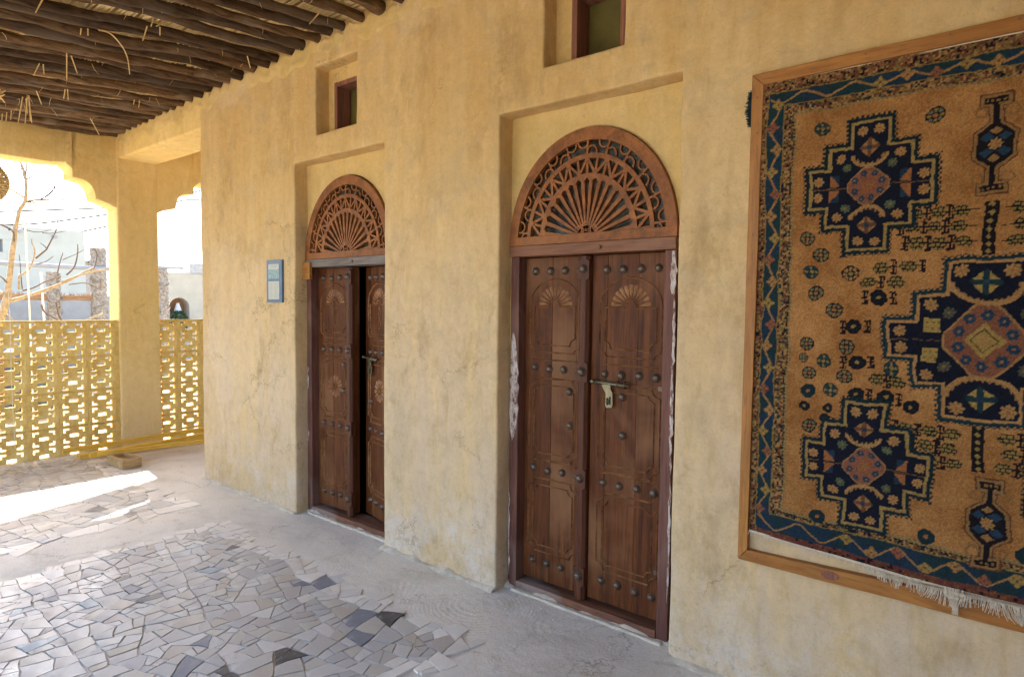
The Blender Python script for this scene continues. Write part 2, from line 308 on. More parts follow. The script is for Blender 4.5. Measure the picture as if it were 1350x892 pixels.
WIRES=[[(-24.0, 1.093, 4.014), (-24.0, 2.478, 4.254), (-24.0, 5.167, 4.694), (-24.0, 6.462, 4.909)], [(-24.0, 1.528, 3.737), (-24.0, 2.468, 3.855), (-24.0, 3.488, 4.015), (-24.0, 5.345, 4.512), (-24.0, 5.812, 4.651)], [(-24.0, 4.474, 3.824), (-24.0, 5.336, 4.114), (-24.0, 5.805, 4.267)], [(-24.0, 7.14, 5.033), (-24.0, 7.564, 5.221), (-24.0, 8.0, 5.369), (-24.0, 8.599, 5.437)], [(-24.0, 7.143, 5.193), (-24.0, 7.567, 5.383), (-24.0, 8.452, 5.774), (-24.0, 8.682, 5.884)]]
CORD=[[(-9.5, -0.34, 2.486), (-9.5, -0.353, 2.047), (-9.5, -0.365, 1.259)]]
CORDIN=[[(-7.45, -0.99, 1.708), (-7.45, -0.984, 1.368), (-7.45, -0.988, 0.837), (-7.45, -0.982, 0.507), (-7.45, -0.975, 0.189), (-7.45, -0.955, 0.074)]]
STRAW=[[(-6.524, -1.092, 3.072), (-6.524, -1.056, 3.292)], [(-6.503, -1.05, 3.071), (-6.503, -1.03, 3.295)], [(-6.447, -1.027, 3.086), (-6.447, -1.033, 3.295)], [(-6.56, -1.019, 3.17), (-6.56, -1.026, 3.294)], [(-6.546, -0.993, 3.098), (-6.546, -1.009, 3.296)], [(-6.27, -0.992, 3.198), (-6.27, -1.025, 3.299)], [(-5.169, -1.129, 3.12), (-5.169, -1.125, 3.306)], [(-5.216, -1.051, 3.199), (-5.216, -1.085, 3.309)], [(-5.521, -1.23, 3.198), (-5.521, -1.192, 3.294)], [(-5.523, -1.166, 3.228), (-5.523, -1.169, 3.296)], [(-6.082, -0.86, 3.232), (-6.082, -0.863, 3.317)], [(-6.966, -0.356, 3.202), (-6.966, -0.429, 3.344)], [(-6.093, -0.888, 3.239), (-6.093, -0.876, 3.315)], [(-4.602, -0.938, 3.092), (-4.602, -0.95, 3.196), (-4.602, -0.984, 3.263), (-4.602, -1.049, 3.318), (-4.602, -1.113, 3.315)], [(-4.328, -1.511, 3.203), (-4.328, -1.477, 3.286)], [(-4.643, -1.201, 3.268), (-4.643, -1.196, 3.307)], [(-4.617, -1.168, 3.268), (-4.617, -1.167, 3.31)], [(-4.308, -0.865, 3.291), (-4.308, -0.864, 3.343)], [(-4.346, -0.953, 3.238), (-4.346, -0.925, 3.337)], [(-4.31, -0.917, 3.33), (-4.31, -0.889, 3.401), (-4.31, -0.839, 3.414), (-4.31, -0.844, 3.379), (-4.31, -0.885, 3.341)], [(-4.449, -0.184, 3.322), (-4.449, -0.207, 3.402)], [(-3.453, -0.342, 3.317), (-3.453, -0.271, 3.411)], [(-6.066, -0.338, 3.299), (-6.066, -0.33, 3.366)], [(-7.218, -1.053, 3.179), (-7.218, -1.044, 3.283)], [(-7.137, -1.037, 3.203), (-7.137, -1.029, 3.285)], [(-7.057, -1.021, 3.206), (-7.057, -1.014, 3.288)], [(-5.993, -0.407, 3.294), (-5.993, -0.394, 3.362)]]

# ------------------------------------------------------------ mesh helpers
def tag(o, label=None, cat=None, group=None, kind=None):
    if label: o['label'] = label
    if cat: o['category'] = cat
    if group: o['group'] = group
    if kind: o['kind'] = kind
    return o
def empty(name, loc=(0, 0, 0), rz=0):
    o = bpy.data.objects.new(name, None); COL.objects.link(o); o.location = loc; o.rotation_euler = (0, 0, rz)
    o.empty_display_size = .1; return o
def mesh_obj(name, me, mat, parent=None, loc=(0, 0, 0)):
    o = bpy.data.objects.new(name, me); COL.objects.link(o)
    if mat is not None and not me.materials: me.materials.append(mat)
    if parent: o.parent = parent
    o.location = loc; return o
def from_bm(name, bm, mat, parent=None, smooth=False, loc=(0, 0, 0), bevel=0, seg=2, recalc=True, ang=35):
    if recalc: bmesh.ops.recalc_face_normals(bm, faces=bm.faces)
    me = bpy.data.meshes.new(name); bm.to_mesh(me); bm.free()
    if smooth:
        for p in me.polygons: p.use_smooth = True
    o = mesh_obj(name, me, mat, parent, loc)
    if bevel:
        b = o.modifiers.new('bevel', 'BEVEL'); b.width = bevel; b.segments = seg; b.limit_method = 'ANGLE'; b.angle_limit = math.radians(ang)
    return o
def box(bm, a, b):
    v = [bm.verts.new((x, y, z)) for x in (a[0], b[0]) for y in (a[1], b[1]) for z in (a[2], b[2])]
    for f in ((0, 1, 3, 2), (4, 6, 7, 5), (0, 4, 5, 1), (2, 3, 7, 6), (0, 2, 6, 4), (1, 5, 7, 3)): bm.faces.new([v[i] for i in f])
    return v
def box_obj(name, a, b, mat, parent=None, bevel=0, wob=0, div=0):
    bm = bmesh.new(); box(bm, a, b)
    if div:
        d = [b[i]-a[i] for i in range(3)]; ax = d.index(max(d)); k = max(2, int(max(d)/div))
        es = [e for e in bm.edges if abs((e.verts[0].co-e.verts[1].co)[ax]) > max(d)*.9]
        bmesh.ops.subdivide_edges(bm, edges=es, cuts=k-1)
    if wob:
        for v in bm.verts: v.co += noise.noise_vector(v.co*7+Vector((a[0], 3, 1)))*wob
    return from_bm(name, bm, mat, parent, bevel=bevel)
def prism(bm, pts, axis, lo, hi):
    """extrude a polygon: pts in the two remaining axes (in order), along axis from lo to hi"""
    def P(u, v, t):
        return {0: (t, u, v), 1: (u, t, v), 2: (u, v, t)}[axis]
    A = [bm.verts.new(P(u, v, lo)) for u, v in pts]; B = [bm.verts.new(P(u, v, hi)) for u, v in pts]
    n = len(pts); bm.faces.new(A); bm.faces.new(B[::-1])
    for i in range(n): bm.faces.new([A[i], A[(i+1) % n], B[(i+1) % n], B[i]])
def tube(bm, pts, r0, r1=None, seg=8, cap=True, rad=None):
    pts = [Vector(p) for p in pts]; n = len(pts); r1 = r0 if r1 is None else r1; rings = []
    t = (pts[1]-pts[0]).normalized(); up = Vector((0, 0, 1)) if abs(t.z) < .9 else Vector((1, 0, 0))
    a = t.cross(up).normalized()
    for i in range(n):
        t = ((pts[min(i+1, n-1)]-pts[max(i-1, 0)])).normalized(); a = (a-t*a.dot(t)).normalized(); b = t.cross(a)
        r = rad(i/(n-1)) if rad else r0+(r1-r0)*i/(n-1)
        rings.append([bm.verts.new(pts[i]+(a*math.cos(2*PI*k/seg)+b*math.sin(2*PI*k/seg))*r) for k in range(seg)])
    for i in range(n-1):
        for k in range(seg): bm.faces.new([rings[i][k], rings[i][(k+1) % seg], rings[i+1][(k+1) % seg], rings[i+1][k]])
    if cap: bm.faces.new(rings[0][::-1]); bm.faces.new(rings[-1])
def smoothpts(pts, k=4):
    P = [Vector(p) for p in pts]
    if len(P) < 3: return [P[0].lerp(P[-1], i/3) for i in range(4)]
    out = []
    for i in range(len(P)-1):
        p0, p1, p2, p3 = P[max(i-1, 0)], P[i], P[i+1], P[min(i+2, len(P)-1)]
        for j in range(k):
            t = j/k; out.append(.5*((2*p1)+(p2-p0)*t+(2*p0-5*p1+4*p2-p3)*t*t+(3*p1-p0-3*p2+p3)*t**3))
    return out+[P[-1]]
def dome(bm, c, r, h, seg=10, rings=3, ring=1.25):
    """stud on a face that looks towards -y"""
    c = Vector(c); prev = None
    prof = [(r*ring, 0), (r*ring, .004), (r*1.0, .006)]+[(r*math.cos(PI/2*k/rings), .006+h*math.sin(PI/2*k/rings)) for k in range(1, rings)]
    for rr_, d in prof:
        cur = [bm.verts.new(c+Vector((rr_*math.cos(2*PI*k/seg), -d, rr_*math.sin(2*PI*k/seg)))) for k in range(seg)]
        if prev:
            for k in range(seg): bm.faces.new([prev[k], prev[(k+1) % seg], cur[(k+1) % seg], cur[k]])
        prev = cur
    top = bm.verts.new(c+Vector((0, -.006-h, 0)))
    for k in range(seg): bm.faces.new([prev[k], prev[(k+1) % seg], top])

def wall_grid(name, xs, zs, holes, y0, y1, mat, parent, step=.05, bev=.012, amp=.006, ztop=None):
    """plastered wall in the plane y=y0, with rectangular holes running back to y1; every edge hand-soft"""
    def br(lo, hi, extra):
        b = sorted({lo, hi, *[e for e in extra if lo < e < hi]}); out = []
        for p, q in zip(b, b[1:]):
            k = max(1, round((q-p)/step)); out += [p+(q-p)*i/k for i in range(k)]
        return out+[hi]
    X = br(xs[0], xs[1], [h for H in holes for h in H[:2]]); Z = br(zs[0], zs[1], [h for H in holes for h in H[2:]])
    def hole(i, j):
        if not (0 <= i < len(X)-1 and 0 <= j < len(Z)-1): return False
        x = (X[i]+X[i+1])/2; z = (Z[j]+Z[j+1])/2
        return any(h[0] < x < h[1] and h[2] < z < h[3] for h in holes)
    bm = bmesh.new(); V = {}
    nd = max(2, round((y1-y0)/.06)); Y = [y0+(y1-y0)*k/nd for k in range(nd+1)]
    def vert(i, j, k):
        key = (i, j, k)
        if key not in V:
            p = Vector((X[i], Y[k], Z[j]))
            q = p+Vector((noise.noise(p*4+Vector((9, 0, 0))), noise.noise(p*1.3)*1.5+noise.noise(p*5+Vector((0, 7, 0)))*.6, noise.noise(p*4+Vector((0, 0, 5)))))*amp
            V[key] = bm.verts.new(q)
        return V[key]
    for i in range(len(X)-1):
        for j in range(len(Z)-1):
            if hole(i, j):
                for (di, dj, e) in ((-1, 0, ((0, 0), (0, 1))), (1, 0, ((1, 1), (1, 0))), (0, -1, ((1, 0), (0, 0))), (0, 1, ((0, 1), (1, 1)))):
                    if not hole(i+di, j+dj) and 0 <= j+dj:
                        for k in range(nd):
                            (a, b), (c_, d_) = e
                            bm.faces.new([vert(i+a, j+b, k), vert(i+c_, j+d_, k), vert(i+c_, j+d_, k+1), vert(i+a, j+b, k+1)])
            else:
                bm.faces.new([vert(i, j, 0), vert(i+1, j, 0), vert(i+1, j+1, 0), vert(i, j+1, 0)])
    # ends of the wall
    for i in (0, len(X)-1):
        for j in range(len(Z)-1):
            for k in range(nd): bm.faces.new([vert(i, j, k), vert(i, j+1, k), vert(i, j+1, k+1), vert(i, j, k+1)])
    return from_bm(name, bm, mat, parent, smooth=True, bevel=bev, seg=3, recalc=True, ang=40)

# ------------------------------------------------------------ the plastered house wall
house = empty('plastered_house', (0, 0, 0))
tag(house, 'long ochre plastered house wall pierced by two arched doors and two small high windows', 'building')
WX0, WX1, WT = -5.66, 3.4, .45
R1, R2 = (-4.182, -3.161), (-2.198, -1.163)
WN1, WN2 = (-3.903, -3.439, 2.792, 3.262), (-1.914, -1.451, 2.81, 3.285)
wall_grid('wall', (WX0, WX1), (-.05, 3.62), [(R1[0], R1[1], -.05, 2.625), (R2[0], R2[1], -.05, 2.625), WN1, WN2], 0, WT, M['wall'], house)
# panels set .11 back in the openings, with the arched doorway cut out of each
DC = (-3.69, -1.70)
for (a, b), dc in zip((R1, R2), DC):
    bm = bmesh.new(); N = 44; a0, b0 = a-.02, b+.02; x0, x1 = dc-.482, dc+.482; zb = 1.93; A_, B_ = .494, .572
    inner = [Vector((dc-A_, 0, -.03))]+[Vector((dc-A_*math.cos(PI*k/N), 0, zb+B_*math.sin(PI*k/N))) for k in range(N+1)]+[Vector((dc+A_, 0, -.03))]
    outer = []
    cz = 1.93
    for p in inner:
        if p.z < zb-.01: outer.append(Vector((a0 if p.x < dc else b0, 0, -.03))); continue
        d = Vector((p.x-dc, 0, p.z-cz)); k = min([s_ for s_ in ((b0-dc)/d.x if d.x > 1e-6 else 1e9, (a0-dc)/d.x if d.x < -1e-6 else 1e9, (2.645-cz)/d.z if d.z > 1e-6 else 1e9)])
        outer.append(Vector((dc+d.x*k, 0, cz+d.z*k)))
    rings = []
    for t in (0, .04, .15, .45, 1): rings.append([p.lerp(q, t) for p, q in zip(inner, outer)])
    VV = []
    for ri, ring in enumerate(rings):
        VV.append([bm.verts.new((p.x, .112+noise.noise(p*3)*.004+(.004 if ri == 0 else 0)-(.004 if ri == 1 else 0), p.z)) for p in ring])
    back = [bm.verts.new((p.x, .26, p.z)) for p in inner]
    for i in range(len(inner)-1):
        for k in range(len(VV)-1): bm.faces.new([VV[k][i], VV[k][i+1], VV[k+1][i+1], VV[k+1][i]])
        bm.faces.new([back[i], back[i+1], VV[0][i+1], VV[0][i]])
    from_bm('recess_panel', bm, M['recess'], house, smooth=True, bevel=.004)
# window panels and windows
for (x0, x1, z0, z1), (f0, f1, ft) in zip((WN1, WN2), ((-3.83, -3.462, 3.165), (-1.815, -1.498, 3.19))):
    bm = bmesh.new()
    xs = [x0-.02, f0, f1, x1+.02]; zs = [z0-.02, ft, z1+.02]
    for i in range(3):
        for j in range(2):
            if i == 1 and j == 0: continue
            bm.faces.new([bm.verts.new((x, .112, z)) for x, z in ((xs[i], zs[j]), (xs[i+1], zs[j]), (xs[i+1], zs[j+1]), (xs[i], zs[j+1]))])
    for p, q in (((f0, z0), (f0, ft)), ((f0, ft), (f1, ft)), ((f1, ft), (f1, z0))):
        bm.faces.new([bm.verts.new((p[0], .112, p[1])), bm.verts.new((q[0], .112, q[1])), bm.verts.new((q[0], .3, q[1])), bm.verts.new((p[0], .3, p[1]))])
    bmesh.ops.remove_doubles(bm, verts=bm.verts, dist=1e-5)
    from_bm('window_panel', bm, M['recess'], house, recalc=False)
    fr = empty('window', (0, 0, 0)); fr.parent = house
    tag(fr, 'small deep-set window with red-brown wooden frame and dark olive shutter')
    t = .034
    for a, b in (((f0+.001, .103, z0-.02), (f0+t, .22, ft-.001)), ((f1-t, .103, z0-.02), (f1-.001, .22, ft-.001)), ((f0+t, .105, ft-t), (f1-t, .218, ft-.002)), ((f0+t, .105, z0-.02), (f1-t, .218, z0+.012))):
        box_obj('window_frame', a, b, M['winframe'], fr, bevel=.003, wob=.002)
    box_obj('shutter', (f0+.01, .225, z0-.02), (f1-.01, .245, ft), M['glass_dark'], fr)
# room behind, keeps the gaps dark; roof of the house
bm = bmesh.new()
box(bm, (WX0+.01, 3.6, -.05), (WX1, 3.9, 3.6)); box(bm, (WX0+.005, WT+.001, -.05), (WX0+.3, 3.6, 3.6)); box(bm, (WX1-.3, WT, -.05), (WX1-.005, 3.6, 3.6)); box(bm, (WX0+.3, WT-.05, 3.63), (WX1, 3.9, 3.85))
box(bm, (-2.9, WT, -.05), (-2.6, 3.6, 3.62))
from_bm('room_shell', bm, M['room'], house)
bm = bmesh.new()   # far side of the front wall so light cannot pass around the panels
for a, b in ((WX0, R1[0]-.0), (R1[1], R2[0]), (R2[1], WX1)):
    box(bm, (a+.02, WT-.03, -.05), (b-.0, WT-.005, 3.61))
for a, b in (R1, R2): box(bm, (a, WT-.03, 2.64), (b, WT-.005, 3.61))
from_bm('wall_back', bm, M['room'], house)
# rough mortar fillet along the foot of the wall
bm = bmesh.new()
def fillet(xa, xb, y, h=.03, d=.05):
    k = max(3, int((xb-xa)/.03)); prev = None
    for i in range(k+1):
        x = xa+(xb-xa)*i/k; q = .55+.9*noise.noise(Vector((x*6, y, 0)))+.5*noise.noise(Vector((x*27, 2, 0))); q = max(.12, q)
        cur = [bm.verts.new((x, y+.01, h*q)), bm.verts.new((x, y-.006-.006*q, h*q*.8)), bm.verts.new((x, y-d*q*.8, .009)), bm.verts.new((x, y-d*q*.9-.01, -.01))]
        if prev:
            for s_ in range(3): bm.faces.new([prev[s_], cur[s_], cur[s_+1], prev[s_+1]])
        prev = cur
for a, b in ((WX0, R1[0]), (R1[1], R2[0]), (R2[1], 2)): fillet(a, b, 0)
for a, b in (R1, R2): fillet(a, b, .108, .035, .05)
from_bm('mortar_fillet', bm, M['mortar'], house, smooth=True)

# ------------------------------------------------------------ end wall with scalloped arches
arc = empty('arcade_wall', (-7.69, 0, 0))
tag(arc, 'yellow plastered end wall with scalloped arch openings, a square pillar and a lintel beam', 'wall')
def local(o): o.location = tuple(Vector(o.location)-arc.location); return o
X0, X1 = -7.83, -7.55
def lobe(p, q, h, n=8):
    p = Vector(p); q = Vector(q); d = q-p; nn = Vector((-d.y, d.x)).normalized(); return [p+d*(i/n)+nn*h*math.sin(PI*i/n) for i in range(n)]
def arch(yl, yr, zs=2.59, crest=2.985):
    """outline of one opening from its left spring to its right spring"""
    def half(y):   # going up from the right spring at y, leaning to smaller y
        return lobe((y, zs), (y-.2, zs+.075), -.012)+lobe((y-.2, zs+.075), (y-.405, zs+.268), -.075)+lobe((y-.405, zs+.268), (y-.48, crest+.015), -.035)
    rt = half(0); rt = [Vector((yr+p.x, p.y)) for p in rt]; lt = [Vector((yl-(p.x-yr), p.y)) for p in rt]
    yy = rt[-1].x; top = [Vector((yl+(yr-yy)+(yy-yl-(yr-yy))*t, crest+.015-.03*math.sin(PI*t*.5)**.5*0-(.02 if 0 < t < 1 else 0))) for t in [i/12 for i in range(13)]]
    return lt+top[0:]+rt[::-1]
def bay(yl, yr, name):
    pts = arch(yl, yr); pts = [Vector((yl, 0-.05))]+pts+[Vector((yr, -.05))]
    ztop = lambda y: 3.378+.093*min(y, .1)+.02
    # wall above the arch only; piers are separate
    bm = bmesh.new(); P_ = pts[1:-1]; rows = []
    ys = [p.x for p in P_]
    for p in P_:
        col = []
        for t in (0, .03, .3, .65, 1):
            z = p.y+(ztop(p.x)-p.y)*t; q = Vector((X1, p.x, z)); d = noise.noise(q*2.3)*.006
            col.append(bm.verts.new((X1+d-(.006 if t == 0 else 0), p.x, z)))
        col.append(bm.verts.new((X0, p.x, ztop(p.x)))); col.append(bm.verts.new((X0, p.x, p.y)))
        rows.append(col)
    for a, b in zip(rows, rows[1:]):
        n_ = len(a)
        for k in range(n_): 
            vs = [a[k], b[k], b[(k+1) % n_], a[(k+1) % n_]]
            try: bm.faces.new(vs)
            except ValueError: pass
    bmesh.ops.remove_doubles(bm, verts=bm.verts, dist=.0005)
    o = from_bm(name, bm, M['arcade'], arc, smooth=True, bevel=.012, ang=45); local(o)
YB = [(-5.9, -3.3), (-2.62, -.012), (.392, 3.0)]
for yl, yr in YB[0:]: bay(yl, yr, 'arch_wall')
def pier(ya, yb, zt, xo=.012):
    bm = bmesh.new(); box(bm, (X0-.004, ya, -.05), (X1+xo, yb, zt))
    es = [e for e in bm.edges if abs((e.verts[0].co-e.verts[1].co).z) > 1]; bmesh.ops.subdivide_edges(bm, edges=es, cuts=24)
    for v in bm.verts: v.co += noise.noise_vector(v.co*1.8)*.008
    local(from_bm('pillar', bm, M['arcade'], arc, smooth=False, bevel=.02, ang=50))
pier(-.018, .398, 3.372); pier(-3.3, -2.62, 3.1); pier(3.0, 3.4, 3.4); pier(-6.2, -5.9, 3.1)
# lintel beam joining the pillar to the house wall
bm = bmesh.new(); N = 30
for k in range(N+1):
    x = X1-.02+(WX0+.03-X1+.02)*k/N
    for (y, z) in ((.008, 3.125), (.39, 3.125), (.39, 3.58), (.008, 3.58)):
        q = Vector((x, y, z)); bm.verts.new(q+noise.noise_vector(q*2.2)*.009)
bm.verts.ensure_lookup_table()
for k in range(N):
    for s_ in range(4): bm.faces.new([bm.verts[k*4+s_], bm.verts[k*4+(s_+1) % 4], bm.verts[k*4+4+(s_+1) % 4], bm.verts[k*4+4+s_]])
bm.faces.new([bm.verts[i] for i in (3, 2, 1, 0)]); bm.faces.new([bm.verts[N*4+i] for i in (0, 1, 2, 3)])
local(from_bm('lintel_beam', bm, M['arcade'], arc, smooth=False, bevel=.02, ang=50))

# ------------------------------------------------------------ pierced block screens
def breeze_mesh():
    W_, H_, T_ = .257, .357, .036
    us = [0, .033, .054, .088, .106, .151, .169, .203, .224, W_]
    def motif_rows(z): return [z+.014, z+.034, z+.058, z+.072, z+.106, z+.120, z+.144, z+.164]
    h = H_/2
    vs = [0]+motif_rows(0)+motif_rows(h)+[H_]
    def solid(i, j):
        # i column, j row
        if i in (0, 8): return True
        jj = j-1
        if jj < 0: return True
        r_ = jj % 8
        if r_ == 7: return True
        if r_ == 0 or r_ == 6: return not (i in (1, 2, 6, 7))
        if r_ == 1 or r_ == 5: return not (i in (1, 7))
        if r_ == 3: return not (i in (3, 4, 5))
        return True
    bm = bmesh.new(); V = {}
    def v(i, j, k):
        if (i, j, k) not in V: V[(i, j, k)] = bm.verts.new(((0, -T_)[k], us[i], vs[j]))
        return V[(i, j, k)]
    nu, nv = len(us)-1, len(vs)-1
    S_ = lambda i, j: 0 <= i < nu and 0 <= j < nv and solid(i, j)
    for i in range(nu):
        for j in range(nv):
            if not S_(i, j): continue
            bm.faces.new([v(i, j, 0), v(i+1, j, 0), v(i+1, j+1, 0), v(i, j+1, 0)]); bm.faces.new([v(i, j, 1), v(i, j+1, 1), v(i+1, j+1, 1), v(i+1, j, 1)])
            for (di, dj, a, b) in ((-1, 0, (0, 1), (0, 0)), (1, 0, (1, 0), (1, 1)), (0, -1, (0, 0), (1, 0)), (0, 1, (1, 1), (0, 1))):
                if not S_(i+di, j+dj):
                    bm.faces.new([v(i+a[0], j+a[1], 0), v(i+a[0], j+a[1], 1), v(i+b[0], j+b[1], 1), v(i+b[0], j+b[1], 0)])
    for q in bm.verts: q.co += noise.noise_vector(q.co*60)*.0045
    bmesh.ops.recalc_face_normals(bm, faces=bm.faces)
    me = bpy.data.meshes.new('breeze_block'); bm.to_mesh(me); bm.free(); me.materials.append(M['breeze']); return me
BME = breeze_mesh()
def screen(y0, y1, label, first):
    root = empty('breeze_block_screen', (-7.565, (y0+y1)/2, 0)); tag(root, label, 'screen wall', 'pierced ochre block screens filling the arches')
    mort = bmesh.new(); ys = []
    for k in range(-12, 13):
        y = first+.2615*k; ys.append(y-.002)
        if y+.25 < y0 or y > y1: continue
        for r_ in range(4):
            o = mesh_obj('breeze_block', BME, None, root, (R(-.004, .004), y-root.location.y+R(-.002, .002), -.066+.363*r_)); o.rotation_euler = (R(-.006, .006), 0, R(-.008, .008))
    for q in ys:
        if y0 < q < y1: box(mort, (-.045, q-.005-root.location.y, -.05), (-.003, q+.005-root.location.y, 1.384))
    for r_ in range(5): box(mort, (-.044, y0-root.location.y, -.07+.363*r_), (-.005, y1-root.location.y, -.0635+.363*r_))
    # smoothed render over some of the joints
    if y0 < -1:
        for q, h in ((-1*.2615*2+first, .7), (-1*.2615*3+first, .75)):
            prev = None
            for i in range(15):
                z = 1.384-h*i/14; ww = .030+.012*noise.noise(Vector((q*9, z*9, 0)))
                cur = [mort.verts.new((-.0005, q-ww-root.location.y, z)), mort.verts.new((.0045, q-root.location.y, z)), mort.verts.new((-.0005, q+ww-root.location.y, z))]
                if prev:
                    for s_ in range(2): mort.faces.new([prev[s_], cur[s_], cur[s_+1], prev[s_+1]])
                prev = cur
    from_bm('mortar_joint', mort, M['breeze'], root)
    cap = box_obj('capping', (-.048, y0+.01-root.location.y, 1.3855), (.0, y1-.01-root.location.y, 1.394), M['breeze'], root, wob=.001, div=.1)
screen(-2.6, -.03, 'ochre screen of pierced blocks under the wide scalloped arch, between the pillars', -.322)
screen(.40, 2.95, 'ochre screen of pierced blocks showing in the narrow gap between pillar and house corner', .330)

# ------------------------------------------------------------ carved doors
def ridge(bm, pts, y, w=.009, h=.0075, closed=False):
    """thin carved bead along a polyline in the plane y (pts = (x, z))"""
    P_ = [Vector(p) for p in pts]; n = len(P_); rows = []
    for i, p in enumerate(P_):
        a = P_[(i-1) % n] if closed or i > 0 else p; b = P_[(i+1) % n] if closed or i < n-1 else p
        t = (b-a).normalized(); nn = Vector((-t.y, t.x))
        rows.append([bm.verts.new((p.x+nn.x*w/2, y+.002, p.y+nn.y*w/2)), bm.verts.new((p.x, y-h, p.y)), bm.verts.new((p.x-nn.x*w/2, y+.002, p.y-nn.y*w/2))])
    for i in range(n if closed else n-1):
        a, b = rows[i], rows[(i+1) % n]
        for s_ in range(2): bm.faces.new([a[s_], b[s_], b[s_+1], a[s_+1]])
def notched(x0, x1, z0, z1, r=.035, top=True, bot=True, n=4):
    """rectangle with scooped corners"""
    out = []
    for (cx, cz, a0, on) in ((x0, z0, 90, bot), (x1, z0, 180, bot), (x1, z1, 270, top), (x0, z1, 360, top)):
        if on: out += [(cx+r*math.cos(math.radians(a0-90*k/n))*1.0, cz+r*math.sin(math.radians(a0-90*k/n))) for k in range(n+1)]
        else: out.append((cx, cz))
    return out
def petal(bm, c, a, r0_, r1_, w, y, h=.005):
    d = Vector((math.cos(a), math.sin(a))); nn = Vector((-d.y, d.x)); c = Vector(c)
    p = [c+d*r0_, c+d*(r0_*.4+r1_*.6)+nn*w*.4, c+d*r1_+nn*w*.5, c+d*(r1_+.004), c+d*r1_-nn*w*.5, c+d*(r0_*.4+r1_*.6)-nn*w*.4]
    base = [bm.verts.new((q.x, y+.002, q.y)) for q in p]; q = c+d*(r0_*.2+r1_*.8); top = bm.verts.new((q.x, y-h, q.y)); q = c+d*r0_*1.05; t2 = bm.verts.new((q.x, y-h*.2, q.y))
    bm.faces.new([base[0], t2, top, base[1]]); bm.faces.new([base[1], top, base[2]]); bm.faces.new([base[2], top, base[3]])
    bm.faces.new([base[3], top, base[4]]); bm.faces.new([base[4], top, base[5]]); bm.faces.new([base[5], top, t2, base[0]])
ROWS = (1.788, 1.256, .695, .173)
STUD = None
def stud(parent, x, y, z, r=.0175):
    global STUD
    if STUD is None:
        bm = bmesh.new(); dome(bm, (0, 0, 0), .0175, .013, 12, 4); me = bpy.data.meshes.new('stud'); bmesh.ops.recalc_face_normals(bm, faces=bm.faces); bm.to_mesh(me); bm.free()
        for p in me.polygons: p.use_smooth = True
        me.materials.append(M['iron']); STUD = me
    o = mesh_obj('stud', STUD, None, parent, (x, y, z)); o.rotation_euler = (0, R(0, 6), 0); o.scale = (r/.0175*R(.93, 1.07),)*3; return o
